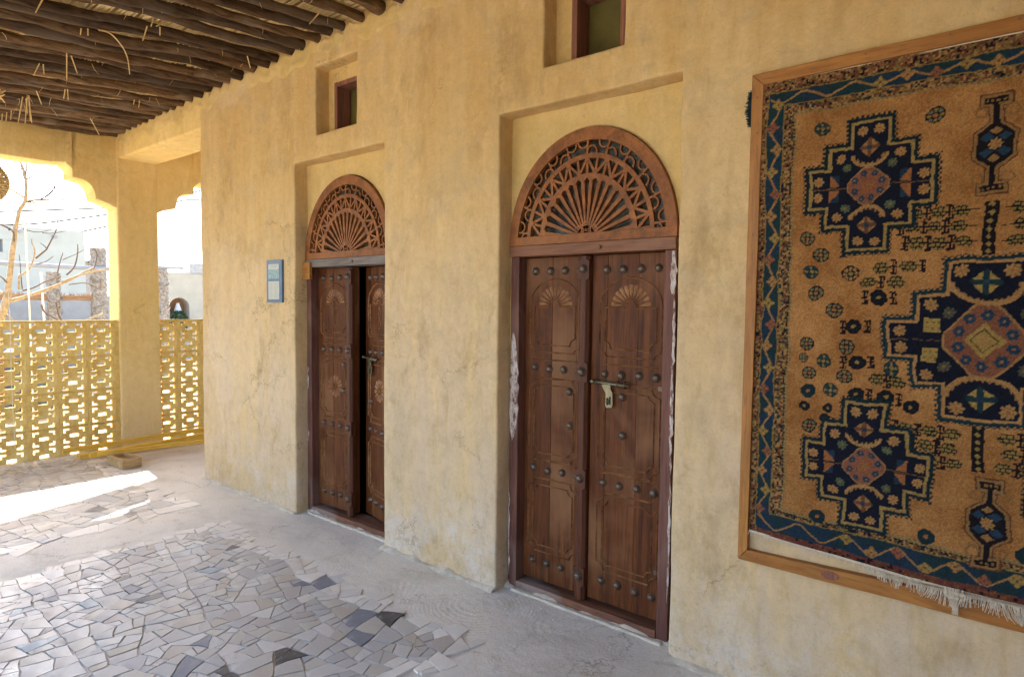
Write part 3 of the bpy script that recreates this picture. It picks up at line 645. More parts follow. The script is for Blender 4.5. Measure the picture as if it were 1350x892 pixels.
def make_leaf(door, hx, side, swing, post, studs, extra, rosette):
    """hx: hinge x (door local); side +1 if the leaf runs towards +x"""
    lf = empty('door_leaf', (hx, .16, 0)); lf.parent = door; lf.rotation_euler = (0, 0, swing)
    W_ = .424; x0, x1 = (0, W_) if side > 0 else (-W_, 0)
    z0, z1 = .062, 1.862
    n = 3; a = x0
    cuts = [x0, x0+.18*1, x1-.085, x1] if side > 0 else [x0, x0+.09, x1-.16, x1]
    for k in range(3):   # three boards, a hair apart in height
        box_obj('board', (cuts[k]+.0006, .0+(.0012 if k == 1 else 0), z0), (cuts[k+1]-.0006, .045, z1), M['leaf'], lf, bevel=.0015, div=.15, wob=.0006)
    # carved relief
    bm = bmesh.new(); y = -.0005
    px0, px1 = (x0+.035, x1-.065) if post else (x0+.05, x1-.03); c = (px0+px1)/2; hw = (px1-px0)/2
    # top panel: round-headed double line, fan, inner panel with scooped foot
    za = 1.60
    for g in (0, .018):
        a_ = hw-g; arc_ = [(c+a_*math.cos(PI*k/14), za+(.145-g)*math.sin(PI*k/14)) for k in range(15)]
        low = 1.345+g
        if g == 0:
            rr_ = .03; ptsr = arc_+[(c-a_, low+.045), (c-a_+.006, low+.03), (c-a_+.028, low+.022), (c-a_+.04, low), (c+a_-.04, low), (c+a_-.028, low+.022), (c+a_-.006, low+.03), (c+a_, low+.045)]
            ridge(bm, ptsr, y, closed=True)
    ri = hw-.03; lowi = 1.385
    ridge(bm, [(c-ri, za-.005), (c-ri, lowi+.04), (c-ri+.025, lowi+.028), (c-ri+.034, lowi), (c+ri-.034, lowi), (c+ri-.025, lowi+.028), (c+ri, lowi+.04), (c+ri, za-.005)], y, closed=False)
    ridge(bm, [(c-ri, za-.005), (c-.035, za-.005)], y); ridge(bm, [(c+.035, za-.005), (c+ri, za-.005)], y)
    ridge(bm, [(c+.034*math.cos(PI*k/8), za-.005+.034*math.sin(PI*k/8)) for k in range(9)], y)
    for k in range(11): petal(bm, (c, za), PI*(k+.5)/11, .040, min(.108, ri+.012), .024, y)
    # middle and lower panels
    for (a_, b_) in ((.785, 1.165), (.262, .605)):
        ridge(bm, notched(px0, px1, a_-.035, b_+.035, .045), y, closed=True)
        ridge(bm, notched(px0+.032, px1-.032, a_, b_, .032), y, closed=True)
    for z in ROWS[1:3]:
        ridge(bm, [(px0+.02, z+.048), (px1-.02, z+.048)], y); ridge(bm, [(px0+.05, z-.052), (px1-.03, z-.052)], y)
    if rosette:
        cc = (c, .985)
        for k in range(12): petal(bm, cc, 2*PI*k/12+.13, .018, .078, .030, y, .006)
        ridge(bm, [(cc[0]+.012*math.cos(k*PI/4), cc[1]+.012*math.sin(k*PI/4)) for k in range(8)], y, closed=True)
        for s_ in (-1, 1):
            ridge(bm, [(c+s_*.006*math.sin(t*.8)*(3) , 1.42+t*.02) for t in range(9)], y, .005, .003)
    from_bm('carving', bm, M['carving'], lf)
    for z in ROWS:
        for sx in studs: stud(lf, sx-hx, 0, z+R(-.004, .004))
    for (sx, sz) in extra: stud(lf, sx-hx, 0, sz)
    if post:
        ps = post; pw = .031; bm = bmesh.new(); pz = z0-.012; rings = []
        zz = [pz]+sorted([z+d for z in ROWS for d in (-.062, -.045, .045, .062) if pz+.01 < z+d < z1-.005])+[z1-.002]
        cz = lambda z: .002 if any(abs(z-r_) < .05 for r_ in ROWS) else .016
        zz2 = []
        for p, q in zip(zz, zz[1:]): zz2 += [p, (p+q)/2]
        zz2.append(zz[-1])
        for z in zz2:
            ch = cz(z); cx = ps-hx; w0 = pw+(.003 if ch < .01 else 0)
            rings.append([bm.verts.new(q) for q in ((cx-w0, -.001, z), (cx-w0, -.04+ch, z), (cx-w0+ch, -.04, z), (cx+w0-ch, -.04, z), (cx+w0, -.04+ch, z), (cx+w0, -.001, z))])
        for p, q in zip(rings, rings[1:]):
            for k in range(6): bm.faces.new([p[k], p[(k+1) % 6], q[(k+1) % 6], q[k]])
        bm.faces.new(rings[0][::-1]); bm.faces.new(rings[-1])
        from_bm('cover_post', bm, M['post'], lf, bevel=.0015, seg=1)
        for z in ROWS: stud(lf, ps-hx, -.0395, z+.004, .0195)
    return lf
def bar(bm, p, q, w, y0, y1):
    p = Vector(p); q = Vector(q); d = (q-p).normalized(); nn = Vector((-d.y, d.x))*w/2
    prism(bm, [tuple(p+nn), tuple(q+nn), tuple(q-nn), tuple(p-nn)], 1, y0, y1)
def band(bm, f0, f1, a0, a1, n, y0, y1):
    """curved band between two radius functions f(t)->(x, z)"""
    rows = []
    for k in range(n+1):
        t = a0+(a1-a0)*k/n; i_, o_ = f0(t), f1(t)
        rows.append([bm.verts.new(v) for v in ((i_[0], y0, i_[1]), (o_[0], y0, o_[1]), (o_[0], y1, o_[1]), (i_[0], y1, i_[1]))])
    for a, b in zip(rows, rows[1:]):
        for s_ in range(4): bm.faces.new([a[s_], a[(s_+1) % 4], b[(s_+1) % 4], b[s_]])
    bm.faces.new(rows[0]); bm.faces.new(rows[-1][::-1])
def make_door(cx, label, transom_mat, lswing, rswing, ajar):
    d = empty('carved_double_door', (cx, 0, 0)); tag(d, label, 'door', 'carved double doors with fretwork fanlights')
    J = .487
    for s_ in (-1, 1):
        a, b = sorted((s_*(J-.0), s_*.43)); box_obj('jamb', (a, .098, -.01), (b, .225, 1.866), M['jamb'], d, bevel=.003, wob=.0022, div=.12)
    box_obj('transom', (-J-.002, .084, 1.867), (J+.002, .225, 1.924), transom_mat, d, bevel=.003, wob=.002, div=.12)
    box_obj('threshold', (-.429, .094, -.01), (.429, .150, .048), M['sill'], d, bevel=.005, wob=.004, div=.08)
    box_obj('sill_board', (-.429, .1505, -.01), (.429, .26, .040), M['sill'], d, bevel=.002)
    bm = bmesh.new(); dome(bm, (0, 0, 0), .008, .004, 8, 3); from_bm('bolt_head', bm, M['iron'], d, loc=(.09, .083, 1.895))
    # fretwork fanlight
    fl = empty('fanlight', (0, 0, 1.925)); fl.parent = d
    A_, B_ = .492, .572
    E = lambda r_: (lambda t: (A_*r_*math.cos(t), .02+(B_-.02)*r_*math.sin(t)))
    pt = lambda r_, t: E(r_)(t)
    y0, y1 = .092, .118
    bm = bmesh.new(); band(bm, E(.885), E(1.0), 0, PI, 48, y0-.004, y1); from_bm('outer_rim', bm, M['fan'], fl, bevel=.002)
    box_obj('bottom_rail', (-A_, y0-.0055, .0005), (A_, y1+.001, .047), M['fan'], fl, bevel=.002, div=.1, wob=.001)
    bm = bmesh.new(); band(bm, E(.722), E(.768), .06, PI-.06, 40, y0+.002, y1); from_bm('middle_rim', bm, M['fan'], fl, bevel=.001)
    NS = 15; s0, s1 = .13, PI-.13
    ang = [s0+(s1-s0)*k/NS for k in range(NS+1)]
    # scalloped inner rim: pointed notch over every gap between spokes
    bm = bmesh.new(); rows = []; K = 4
    for k in range(NS*K+1):
        t = .06+(PI-.12)*k/(NS*K); ph = abs(((t-s0)/(s1-s0)*NS) % 1-.5)*2      # 1 on a spoke, 0 mid gap
        i_ = pt(.500+.05*(1-ph), t); o_ = pt(.588, t)
        rows.append([bm.verts.new(v) for v in ((i_[0], y0, i_[1]), (o_[0], y0, o_[1]), (o_[0], y1, o_[1]), (i_[0], y1, i_[1]))])
    for a, b in zip(rows, rows[1:]):
        for q in range(4): bm.faces.new([a[q], a[(q+1) % 4], b[(q+1) % 4], b[q]])
    from_bm('scalloped_rim', bm, M['fan'], fl)
    for t in ang:
        bm = bmesh.new(); p, q = Vector(pt(.115, t)), Vector(pt(.512, t)); dd = (q-p).normalized(); nn = Vector((-dd.y, dd.x))
        prism(bm, [tuple(p+nn*.005), tuple(q+nn*.0105), tuple(q-nn*.0105), tuple(p-nn*.005)], 1, y0+.001, y1-.001)
        from_bm('spoke', bm, M['fan'], fl)
    bm = bmesh.new()                                   # star zigzag between the rims
    NZ = 9
    for k in range(NZ):
        t0 = .08+(PI-.16)*k/NZ; t1 = .08+(PI-.16)*(k+1)/NZ; tm = (t0+t1)/2
        for (ra, ta, rb, tb) in ((.585, t0, .728, tm), (.728, tm, .585, t1), (.585, tm, .728, tm), (.588, t0, .728, t0+.0)):
            bar(bm, pt(ra, ta), pt(rb, tb), .0135, y0+.002+.0004*k, y1-.002)
        cc = pt(.722, tm); prism(bm, [(cc[0]+.016*math.cos(j*PI/3), cc[1]+.016*math.sin(j*PI/3)) for j in range(6)], 1, y0+.0015, y1-.0015)
        cc = pt(.590, t0); prism(bm, [(cc[0]+.014*math.cos(j*PI/3), cc[1]+.014*math.sin(j*PI/3)) for j in range(6)], 1, y0+.001, y1-.001)
    from_bm('star_lattice', bm, M['fan'], fl)
    bm = bmesh.new()                                   # curled posts in the outer ring
    NC = 11
    for k in range(NC):
        t = .11+(PI-.22)*(k)/(NC-1); s_ = 1 if k < NC/2 else -1
        bar(bm, pt(.765, t), pt(.89, t), .009, y0+.003, y1-.002)
        for sg, rc in ((s_, .885), (-s_, .770)):       # S-shaped curl: one half ring on each rim
            cen = Vector(pt(rc, t+sg*.062)); inw = (Vector(pt(.6 if rc > .8 else 1.0, t+sg*.062))-cen).normalized(); sd = Vector((-inw.y, inw.x)); q_ = .031
            P_ = [cen+sd*q_*math.cos(PI*a/6)+inw*q_*math.sin(PI*a/6)*1.15 for a in range(7)]
            for p, q in zip(P_, P_[1:]): bar(bm, p, q, .0085, y0+.004, y1-.003)
    from_bm('curl_lattice', bm, M['fan'], fl)
    bm = bmesh.new()                                   # hub of small rings
    for (hx, hz, r_) in ((0, .036+.045, .026), (-.036, .075, .0), (0, .044, .024), (-.045, .062, .024), (.045, .062, .024)):
        if r_: band(bm, lambda t: (hx+(r_-.007)*math.cos(t), hz+(r_-.007)*math.sin(t)), lambda t: (hx+r_*math.cos(t), hz+r_*math.sin(t)), 0, 2*PI, 16, y0+.0008+hx*.01, y1-.001)
    from_bm('hub', bm, M['fan'], fl)
    bm = bmesh.new(); prism(bm, [(A_*.97*math.cos(PI*k/40), .0+B_*.97*math.sin(PI*k/40)) for k in range(41)], 1, .150, .156)
    from_bm('glass_pane', bm, M['pane'], fl)
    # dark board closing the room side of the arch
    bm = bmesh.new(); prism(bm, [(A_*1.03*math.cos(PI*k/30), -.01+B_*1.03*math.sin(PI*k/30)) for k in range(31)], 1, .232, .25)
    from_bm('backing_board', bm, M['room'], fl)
    ls = [-.359, -.262, -.168, -.074]; rs = [.087, .182, .281, .373]
    if ajar:
        L = make_leaf(d, -.428, 1, lswing, -.031, ls, [(-.125, 1.15), (-.125, .96)], True)
        Rr = make_leaf(d, .428, -1, rswing, None, rs, [(.10, .90)], True)
    else:
        L = make_leaf(d, -.428, 1, lswing, -.031, ls, [(-.129, 1.143), (-.121, .96)], False)
        Rr = make_leaf(d, .428, -1, rswing, None, rs, [(.19, 1.147), (.195, .952)], False)
    # sliding bolt and hasp on the right leaf
    hx = .428; bx0, bx1 = .03, .245
    bt = empty('bolt', (0, 0, 0)); bt.parent = Rr
    bm = bmesh.new(); tube(bm, [(bx0-hx, -.030, 1.215), (bx1-hx, -.028, 1.207)], .0075, seg=10)
    tube(bm, [(bx0-.010-hx, -.030, 1.2155), (bx0+.003-hx, -.030, 1.215), (bx0+.014-hx, -.030, 1.2147)], .0125, seg=10, rad=lambda t: (.009, .0145, .010)[min(2, int(t*2.01))])
    from_bm('rod', bm, M['brass'], bt, smooth=True)
    for x in (.175, .215):
        bm = bmesh.new(); ring = [(x-hx+.0*k, -.013-.026*math.sin(PI*k/8), 1.210+.017*math.cos(PI*k/8)) for k in range(9)]; tube(bm, ring, .004, seg=6); from_bm('staple', bm, M['brass'], bt, smooth=True)
    bm = bmesh.new(); hpx = .085-hx
    prism(bm, [(hpx, 1.222), (hpx+.052, 1.219), (hpx+.050, 1.185), (hpx+.062, 1.165), (hpx+.064, 1.105), (hpx+.058, 1.088), (hpx+.026, 1.086), (hpx+.020, 1.105), (hpx+.022, 1.160), (hpx+.002, 1.190)], 1, -.026, -.021)
    from_bm('hasp', bm, M['brass'], bt, bevel=.0015)
    box_obj('slot', (hpx+.044, -.0275, 1.105), (hpx+.052, -.0262, 1.145), M['dark'], bt)
    bm = bmesh.new(); tube(bm, [(hpx+.034+.0*k, -.012-.024*math.sin(2*PI*k/12+.4), 1.120+.019*math.cos(2*PI*k/12+.4)) for k in range(11)], .0042, seg=6); from_bm('ring', bm, M['brass'], bt, smooth=True)
    for sx in (-1,):   # hinge plates at the jamb
        for z in (1.205, .30):
            box_obj('hinge_strap', (-.045, -.004, z-.010), (-.002, .0008, z+.012), M['iron'], Rr, bevel=.001)
    return d
d2 = make_door(DC[1], 'closed carved double door nearest the rug, with a brass bolt and white paint smeared down its frame', M['transom'], math.radians(.6), math.radians(-.2), False)
d1 = make_door(DC[0], 'carved double door standing ajar beside the blue poster, grey lintel, dark gap between its leaves', M['grey_transom'], math.radians(2.0), math.radians(-13.5), True)
# white paint / plaster smeared on the frame of the closed door
bm = bmesh.new()
def smear(x0, x1, z0, z1, y, seed):
    n = 16; L = []; Rr = []
    for i in range(n+1):
        t = i/n; z = z0+(z1-z0)*t; e = min(1, t*5, (1-t)*2.4)**.6
        L.append((x0+.010*noise.noise(Vector((seed, z*30, 0)))+(x1-x0)*.3*(1-e), z)); Rr.append((x1+.016*noise.noise(Vector((seed+5, z*24, 0)))-(x1-x0)*.62*(1-e), z))
    c = [(a[0]*.5+b[0]*.5, z) for a, b, z in zip(L, Rr, [q[1] for q in L])]
    VL, VC, VR = ([bm.verts.new((p[0], y+d_, p[1])) for p in S_] for S_, d_ in ((L, .001), (c, -.003), (Rr, .001)))
    for i in range(n):
        bm.faces.new([VL[i], VC[i], VC[i+1], VL[i+1]]); bm.faces.new([VC[i], VR[i], VR[i+1], VC[i+1]])
smear(-.486, -.428, .84, 1.45, .0965, 1); smear(-.486, -.478, .02, .55, .0965, 9)
smear(.474, .49, .9, 1.35, .0965, 3); smear(.462, .49, 1.66, 1.86, .0965, 4); smear(.480, .49, .2, .9, .0965, 6); smear(.478, .49, 1.3, 1.7, .0965, 7)
from_bm('paint_smear', bm, M['whitewash'], d2, smooth=True)
bm = bmesh.new(); smear(-.480, -.470, .95, 1.12, .0965, 2); smear(-.480, -.472, .55, .66, .0965, 12); from_bm('paint_smear', bm, M['whitewash'], d1, smooth=True)
# white mortar lip under the threshold
for d_ in (d1, d2):
    box_obj('mortar_bed', (-.44, .062, -.02), (.47, .0935, .014), M['mortar'], d_, bevel=.006, wob=.008, div=.05)

# wooden plaque on the corner of the ajar door
pq = empty('wooden_plaque', (-4.14, .07, 1.84)); tag(pq, 'small yellow wooden plaque with a black squiggle on the frame of the ajar door', 'plaque')
box_obj('plate', (-.052, -.006, -.062), (.052, .02, .062), M['frame'], pq, bevel=.003)
bm = bmesh.new()
for L in ([(-.004, .022), (.012, .014), (-.006, .006), (.014, -.002), (.008, -.014)], [(-.03, -.045), (-.01, -.047), (.03, -.044)], [(-.012, -.002), (-.016, -.014), (.0, -.018)]): ridge(bm, L, -.0065, .003, .0012)
from_bm('lettering', bm, M['ink'], pq)

# ------------------------------------------------------------ poster
po = empty('poster', (-4.439, -.002, 1.764)); tag(po, 'narrow blue poster with a picture above a pale text sheet, beside the ajar door', 'poster')
hw, hh = .108, .162
box_obj('board', (-hw, -.014, -hh), (hw, .006, hh), M['poster_blue'], po, bevel=.002)
for a, b, mt in (((-.078, .02, 0), (.074, .115, 0), 'print'), ((-.076, .092, 0), (.072, .132, 0), 'paper'), ((-.078, -.138, 0), (.074, .000, 0), 'paper')):
    o = box_obj('printed_sheet', (a[0], -.0165 if mt != 'print' else -.0158, a[1]), (b[0], -.0138, b[1]), M[mt], po)
bm = bmesh.new()
for k in range(13):
    z = -.014-k*.009
    for (a, b) in ((-.066, -.008), (.004, .062)): box(bm, (a, -.0172, z-.0012), (b-R(0, .02), -.0164, z+.0012))
for k in range(2): box(bm, (-.05, -.0172, .108+k*.010), (.05, -.0164, .111+k*.010))
tag(from_bm('printed_text', bm, M['pipe'], po), kind='stuff')
# grey cable line beside poster

# ------------------------------------------------------------ rug: knotted design computed knot by knot
st = .0034
rx0, rx1, rz0, rz1 = -.811, .676, .645, 2.492
nx, nz = int((rx1-rx0)/st)+1, int((rz1-rz0)/st)+1
X, Z = np.meshgrid(np.linspace(rx0, rx1, nx), np.linspace(rz0, rz1, nz), indexing='ij')
rng = np.random.RandomState(4)
def nz_(sc, seed):      # smooth noise field
    r_ = np.random.RandomState(seed); a, b = int(nx*sc)+3, int(nz*sc)+3; g = r_.rand(a, b)
    u = np.arange(nx)*sc; v = np.arange(nz)*sc; i = u.astype(int); j = v.astype(int); fu = (u-i)[:, None]; fv = (v-j)[None]
    return (g[i][:, j]*(1-fu)*(1-fv)+g[i+1][:, j]*fu*(1-fv)+g[i][:, j+1]*(1-fu)*fv+g[i+1][:, j+1]*fu*fv)
wx = X+(nz_(.05, 1)-.5)*.014+(nz_(.3, 2)-.5)*.004; wz = Z+(nz_(.05, 3)-.5)*.014+(nz_(.3, 5)-.5)*.004
NAVY, TEAL, TAN, OLIVE, PINK, CREAM, RUST, GREEN, BLUE, BROWN, BLACK = [np.array(c) for c in ((.010, .015, .034), (.016, .050, .068), (.42, .27, .115), (.24, .19, .065), (.26, .12, .075), (.45, .38, .22), (.36, .17, .07), (.07, .10, .065), (.016, .042, .082), (.17, .08, .045), (.014, .013, .018))]
C_ = np.empty((nx, nz, 3)); q = (nz_(.03, 8)*.5+nz_(.10, 18)*.3+nz_(.45, 19)*.2)[..., None]
C_[:] = np.array((.25, .110, .028))*(1-q)+np.array((.64, .385, .155))*q
def put(mask, col): C_[mask] = col
XC = -.067
def cells(sx, sz, seed, cols, p):      # speckle of small knots
    r_ = np.random.RandomState(seed); i = ((wx-rx0)/sx).astype(int); j = ((wz-rz0)/sz).astype(int)
    g = r_.choice(len(cols), (i.max()+2, j.max()+2), p=p); return np.array(cols)[g[i, j]]
# borders (distance from each side)
dl = wx-rx0; dr = rx1-wx; dt = rz1-wz; db = wz-rz0
side = np.minimum(dl, dr)
sp = cells(.0072, .0072, 21, [BROWN, TAN, BLACK, OLIVE, PINK], [.30, .2, .2, .18, .12])
sp2 = cells(.0078, .0078, 22, [BROWN, TAN, TEAL, OLIVE, BLACK], [.3, .26, .12, .2, .12])
purp = cells(.009, .009, 23, [np.array((.16, .055, .05)), RUST*.6, BLACK, BROWN], [.55, .2, .1, .15])
bord = np.minimum(np.minimum(side/.132, dt/.142), db/.138)
inb = (side < .128) | (dt < .138) | (db < .133)
C_[inb] = sp2[inb]
outer = (side < .026) | (dt < .044); C_[outer] = sp[outer]
outb = db < .026; C_[outb] = purp[outb]
band_l = (side > .022) & (side < .082) & (dt > .046) & (db > .026)
band_t = (dt > .046) & (dt < .098) & (side > .022); band_b = (db > .026) & (db < .102) & (side > .022)
mb = (band_l | band_t | band_b)
tealv = TEAL*1.0; put(mb, tealv); mot = nz_(.06, 9) > .52; put(mb & mot, BLUE*1.15)
for (m_, e) in ((np.abs(side-.0235) < .0022, dt > .046), (np.abs(side-.083) < .0022, (dt > .098) & (db > .1)), (np.abs(dt-.046) < .0022, side > .022), (np.abs(dt-.099) < .0022, side > .083), (np.abs(db-.103) < .002, side > .083)):
    put(m_ & e, OLIVE*1.1)
def vine(u, c, v, half, per, m_):
    ph = (u/per) % 1; tri = np.clip(np.abs(ph-.5)*4-1, -.78, .78)/.78
    put(m_ & (np.abs(v-(c+tri*half)) < .0042), TAN*.85)
    for k in range(-2, 16):
        for off, s_, col in ((0, -1, 0), (.5, 1, 1)):
            uc = (k+off)*per; vc = c+(-half if off == 0 else half)*-.42
            du = u-uc; dv = v-vc; r_ = np.hypot(du, dv); th = np.arctan2(dv, du)
            cc = (TAN*.95, PINK*1.1, OLIVE*1.5)[(k*2+col) % 3]
            put(m_ & (r_ < .0165+.0045*np.cos(4*th)), cc); put(m_ & (r_ < .0045), BROWN); put(m_ & (np.abs(du) > .006) & (np.abs(dv) > .006) & (r_ < .016), cc*.55)
vine(Z-rz0-.03, .052, side, .019, .172, band_l & (dt > .07) & (db > .06))
vine(X-XC, .072, dt, .016, .168, band_t & (side > .03)); vine(X-XC+.05, .062, db, .026, .168, band_b & (side > .03))
# cream dotted line inside the borders
ln = ((np.abs(side-.1275) < .0042) & (dt > .134) & (db > .128)) | ((np.abs(dt-.1385) < .004) & (side > .1235)) | ((np.abs(db-.129) < .0055) & (side > .1235))
dots = (((X+Z)/.0068).astype(int) % 2 == 0); put(ln, CREAM*.75); put(ln & dots, OLIVE)
bl = ((np.abs(side-.121) < .0025) & (dt > .13) & (db > .121)) | ((np.abs(db-.121) < .003) & (side > .121)); put(bl & ~dots, BLACK)
put((dt < .004), CREAM)

def flower(x, z, r, col, ctr=RUST, edge=None, n=8):
    dx, dz = wx-x, wz-z; rr_ = np.hypot(dx, dz); th = np.arctan2(dz, dx); R_ = r*(1+.13*np.cos(n*th))
    m_ = rr_ < R_; put(m_, col); put(m_ & (rr_ > r*.45) & (np.cos(n*th) < -.72), col*.55); put(rr_ < r*.28, ctr)
def steps_m(x, z, steps, g):
    dx, dz = np.abs(wx-x), np.abs(wz-z); m_ = np.zeros_like(dx, bool)
    for a, b in steps: m_ |= (dx < a+g) & (dz < b+g)
    return m_
def medallion(x, z, steps, big, tone):
    f = steps_m(x, z, steps, .024); e = steps_m(x, z, steps, .010); t_ = steps_m(x, z, steps, .004); b_ = steps_m(x, z, steps, -.005)
    comb = (((wx+.5)/.0085).astype(int) % 2 == 0) ^ (((wz)/.0085).astype(int) % 2 == 0)
    inn = steps_m(x, z, steps, .016)
    put(f & ~inn & comb, tone); put(inn, tone); put(inn & ~e & comb, tone*.6); put(steps_m(x, z, steps, .005) & ~b_ , np.array((.36, .28, .11)) if not big else TAN*1.1); put(b_, NAVY)
    dx, dz = wx-x, wz-z; ax, azz = np.abs(dx), np.abs(dz)
    w_, h_ = (.118, .130) if big else (.068, .073)
    hexm = (ax/w_+azz/h_ < 1.18) & (ax < w_) & (azz < h_*.92); hexi = (ax/w_+azz/h_ < 1.10) & (ax < w_*.95) & (azz < h_*.88)
    put(hexm, TAN*.9); put(hexi, PINK*1.05 if not big else PINK*.95)
    k = 10 if big else 8
    for i in range(k):
        a_ = 2*PI*i/k+.3; flower(x+w_*.66*math.cos(a_), z+h_*.64*math.sin(a_), .0165 if big else .011, BLUE*1.6, TAN*.7, n=6)
    if big:
        put((ax+azz < .060), OLIVE*1.6); put((np.abs(ax+azz-.040) < .003), BROWN*.7); put((ax+azz < .020), TAN)
    else: flower(x, z, .016, RUST*.95, OLIVE)
    # curved tan arcs over and under the centre
    hh_ = steps[-1][1] if False else (.148 if big else .083)
    aw = .098 if big else .062
    for s_ in (1, -1):
        cen = z+s_*(hh_+(.060 if big else .044)); rr_ = np.hypot(dx, (wz-cen)*1.15); lim = (np.abs(dx) < aw) & ((wz-cen)*s_ < -.012)
        ra = (.098 if big else .062); m_ = lim & (np.abs(rr_-ra) < (.0085 if big else .0065)); put(m_, TAN if True else OLIVE)
        tk = lim & (rr_ < ra-.006) & (rr_ > ra-.014) & (((wx+2)/.008).astype(int) % 2 == 0); put(tk, TAN*.8)
        # diamond in the arm
        dd = z+s_*(.195 if big else .138); q_ = ax+np.abs(wz-dd); D = .045 if big else .034
        put(q_ < D, TAN*.85 if not big else OLIVE*1.6); put((q_ < D) & ((ax < D*.2) ^ (np.abs(wz-dd) < D*.2)), TEAL if big else BROWN); put((ax < D*.22) & (np.abs(wz-dd) < D*.22), BLUE*1.4)
        for sx in (1, -1):
            if big:
                flower(x+sx*.068, z+s_*.232, .0215, TAN*1.05); flower(x+sx*.152, z+s_*.122, .0185, TAN); flower(x+sx*.103, z+s_*.092, .0175, np.array((.10, .11, .09)), OLIVE)
                flower(x+sx*.238, z+s_*.030, .0195, TAN)
                bx = (np.abs(wx-(x+sx*.148)) < .022) & (np.abs(wz-(z+s_*.052)) < .024); put(bx, OLIVE*1.7); put(bx & (((wx+3)/.008).astype(int) % 2 == 0) & (np.abs(np.abs(wz-(z+s_*.052))-.01) < .003), OLIVE*.9)
            else:
                flower(x+sx*.0265, z+s_*.200, .0165, TAN*1.05); flower(x+sx*.098, z+s_*.108, .0165, TAN*1.05); flower(x+sx*.074, z+s_*.072, .0150, GREEN*1.6, OLIVE)
                flower(x+sx*.172, z+s_*.028, .0165, TAN*1.05)
                bx = (np.abs(wx-(x+sx*.116)) < .017) & (np.abs(wz-(z+s_*.026)) < .021); put(bx, BLUE*1.3); put(bx & ((wx-x)*sx*1.2+(wz-z)*s_*-1 > .108), RUST)
    put((azz < .0016) & (ax > w_) & (ax < steps[0][0]-.006), TAN*.45)
SM = [(.196, .068), (.134, .142), (.060, .232)]; BG = [(.276, .062), (.188, .152), (.102, .264)]
def rosette(x, z, kind, r=.0265):
    dx, dz = wx-x, wz-z; rr_ = np.hypot(dx, dz); th = np.arctan2(dz, dx)
    r = r*(.68 if kind in (3, 5) else 1); oc = np.maximum(np.maximum(abs(dx), abs(dz)), (abs(dx)+abs(dz))*.72)
    body = BLACK if kind in (0, 6, 5) else TEAL*.75 if kind in (1, 3, 4) else BLACK
    m_ = oc < r; put(m_ & ((oc > r*.86) | True), body)
    pet = (rr_ > r*.38) & (rr_ < r*.84)
    c1 = np.array((.16, .19, .15)) if kind != 2 else TAN*.9
    if kind in (5, 4, 6): put((rr_ > r*.35) & (rr_ < r*.8) & (np.cos(8*th) > .25), TEAL*.8 if kind != 6 else BLUE*.6)
    else:
        put(pet & (np.abs(np.cos(2*th)) > .86) , OLIVE*1.15 if kind != 2 else TAN*.9); put(pet & (np.abs(np.sin(2*th)) > .80) & (rr_ > r*.48), c1 if kind != 1 else TEAL*1.3)
    put(rr_ < r*.26, RUST if kind in (0, 4) else OLIVE*1.3)
def hook(x, z, s_=1):      # small dark H-shaped character
    dx, dz = wx-x, np.abs(wz-z)
    put((np.abs(dx) < .0035) & (dz < .022), BLACK); put((np.abs(dx) < .011) & (np.abs(dz-.021) < .0035), BLACK); put((np.abs(dx) < .012) & (dz < .003), BLACK); put((np.abs(dx-.009*s_) < .003) & (np.abs(dz-.013) < .006), BLACK)
def lat(x, z, w_=.034, h_=.022):   # bee-hive cluster outlined in black
    dx, dz = wx-x, wz-z; m_ = (np.abs(dx)/w_+np.abs(dz)/h_*.55 < 1.05) & (np.abs(dx) < w_) & (np.abs(dz) < h_)
    row = np.floor((dz+.5)/.0125).astype(int); ph = ((dx+.5+(row % 2)*.008)/.016) % 1; pz = ((dz+.5)/.0125) % 1
    put(m_ & ((ph < .24) | (pz < .30)), BLACK); put(m_ & ~((ph < .24) | (pz < .30)), OLIVE*1.25)
ROS = [(-.573, 1.807, 0), (-.61, 1.738, 1), (-.476, 1.736, 2), (-.587, 1.658, 0), (-.521, 1.593, 0), (-.612, 1.47, 0), (-.626, 1.414, 3), (-.548, 1.407, 1), (-.604, 1.352, 0), (-.48, 1.352, 0), (-.472, 1.464, 0), (-.604, 1.28, 4), (-.526, 1.288, 1), (-.618, 1.223, 5), (-.534, 1.218, 5), (-.598, 1.147, 0), (-.451, 1.537, 6), (-.374, 1.643, 6), (-.439, 1.406, 6), (-.436, 1.285, 6), (-.346, 1.283, 6), (-.332, 1.386, 1), (-.547, 1.179, 5), (-.593, 2.275, 1), (-.231, 2.266, 0), (-.622, 1.871, 0), (-.202, .802, 4), (-.559, .723+.065, 4), (-.262, 1.262, 6)]
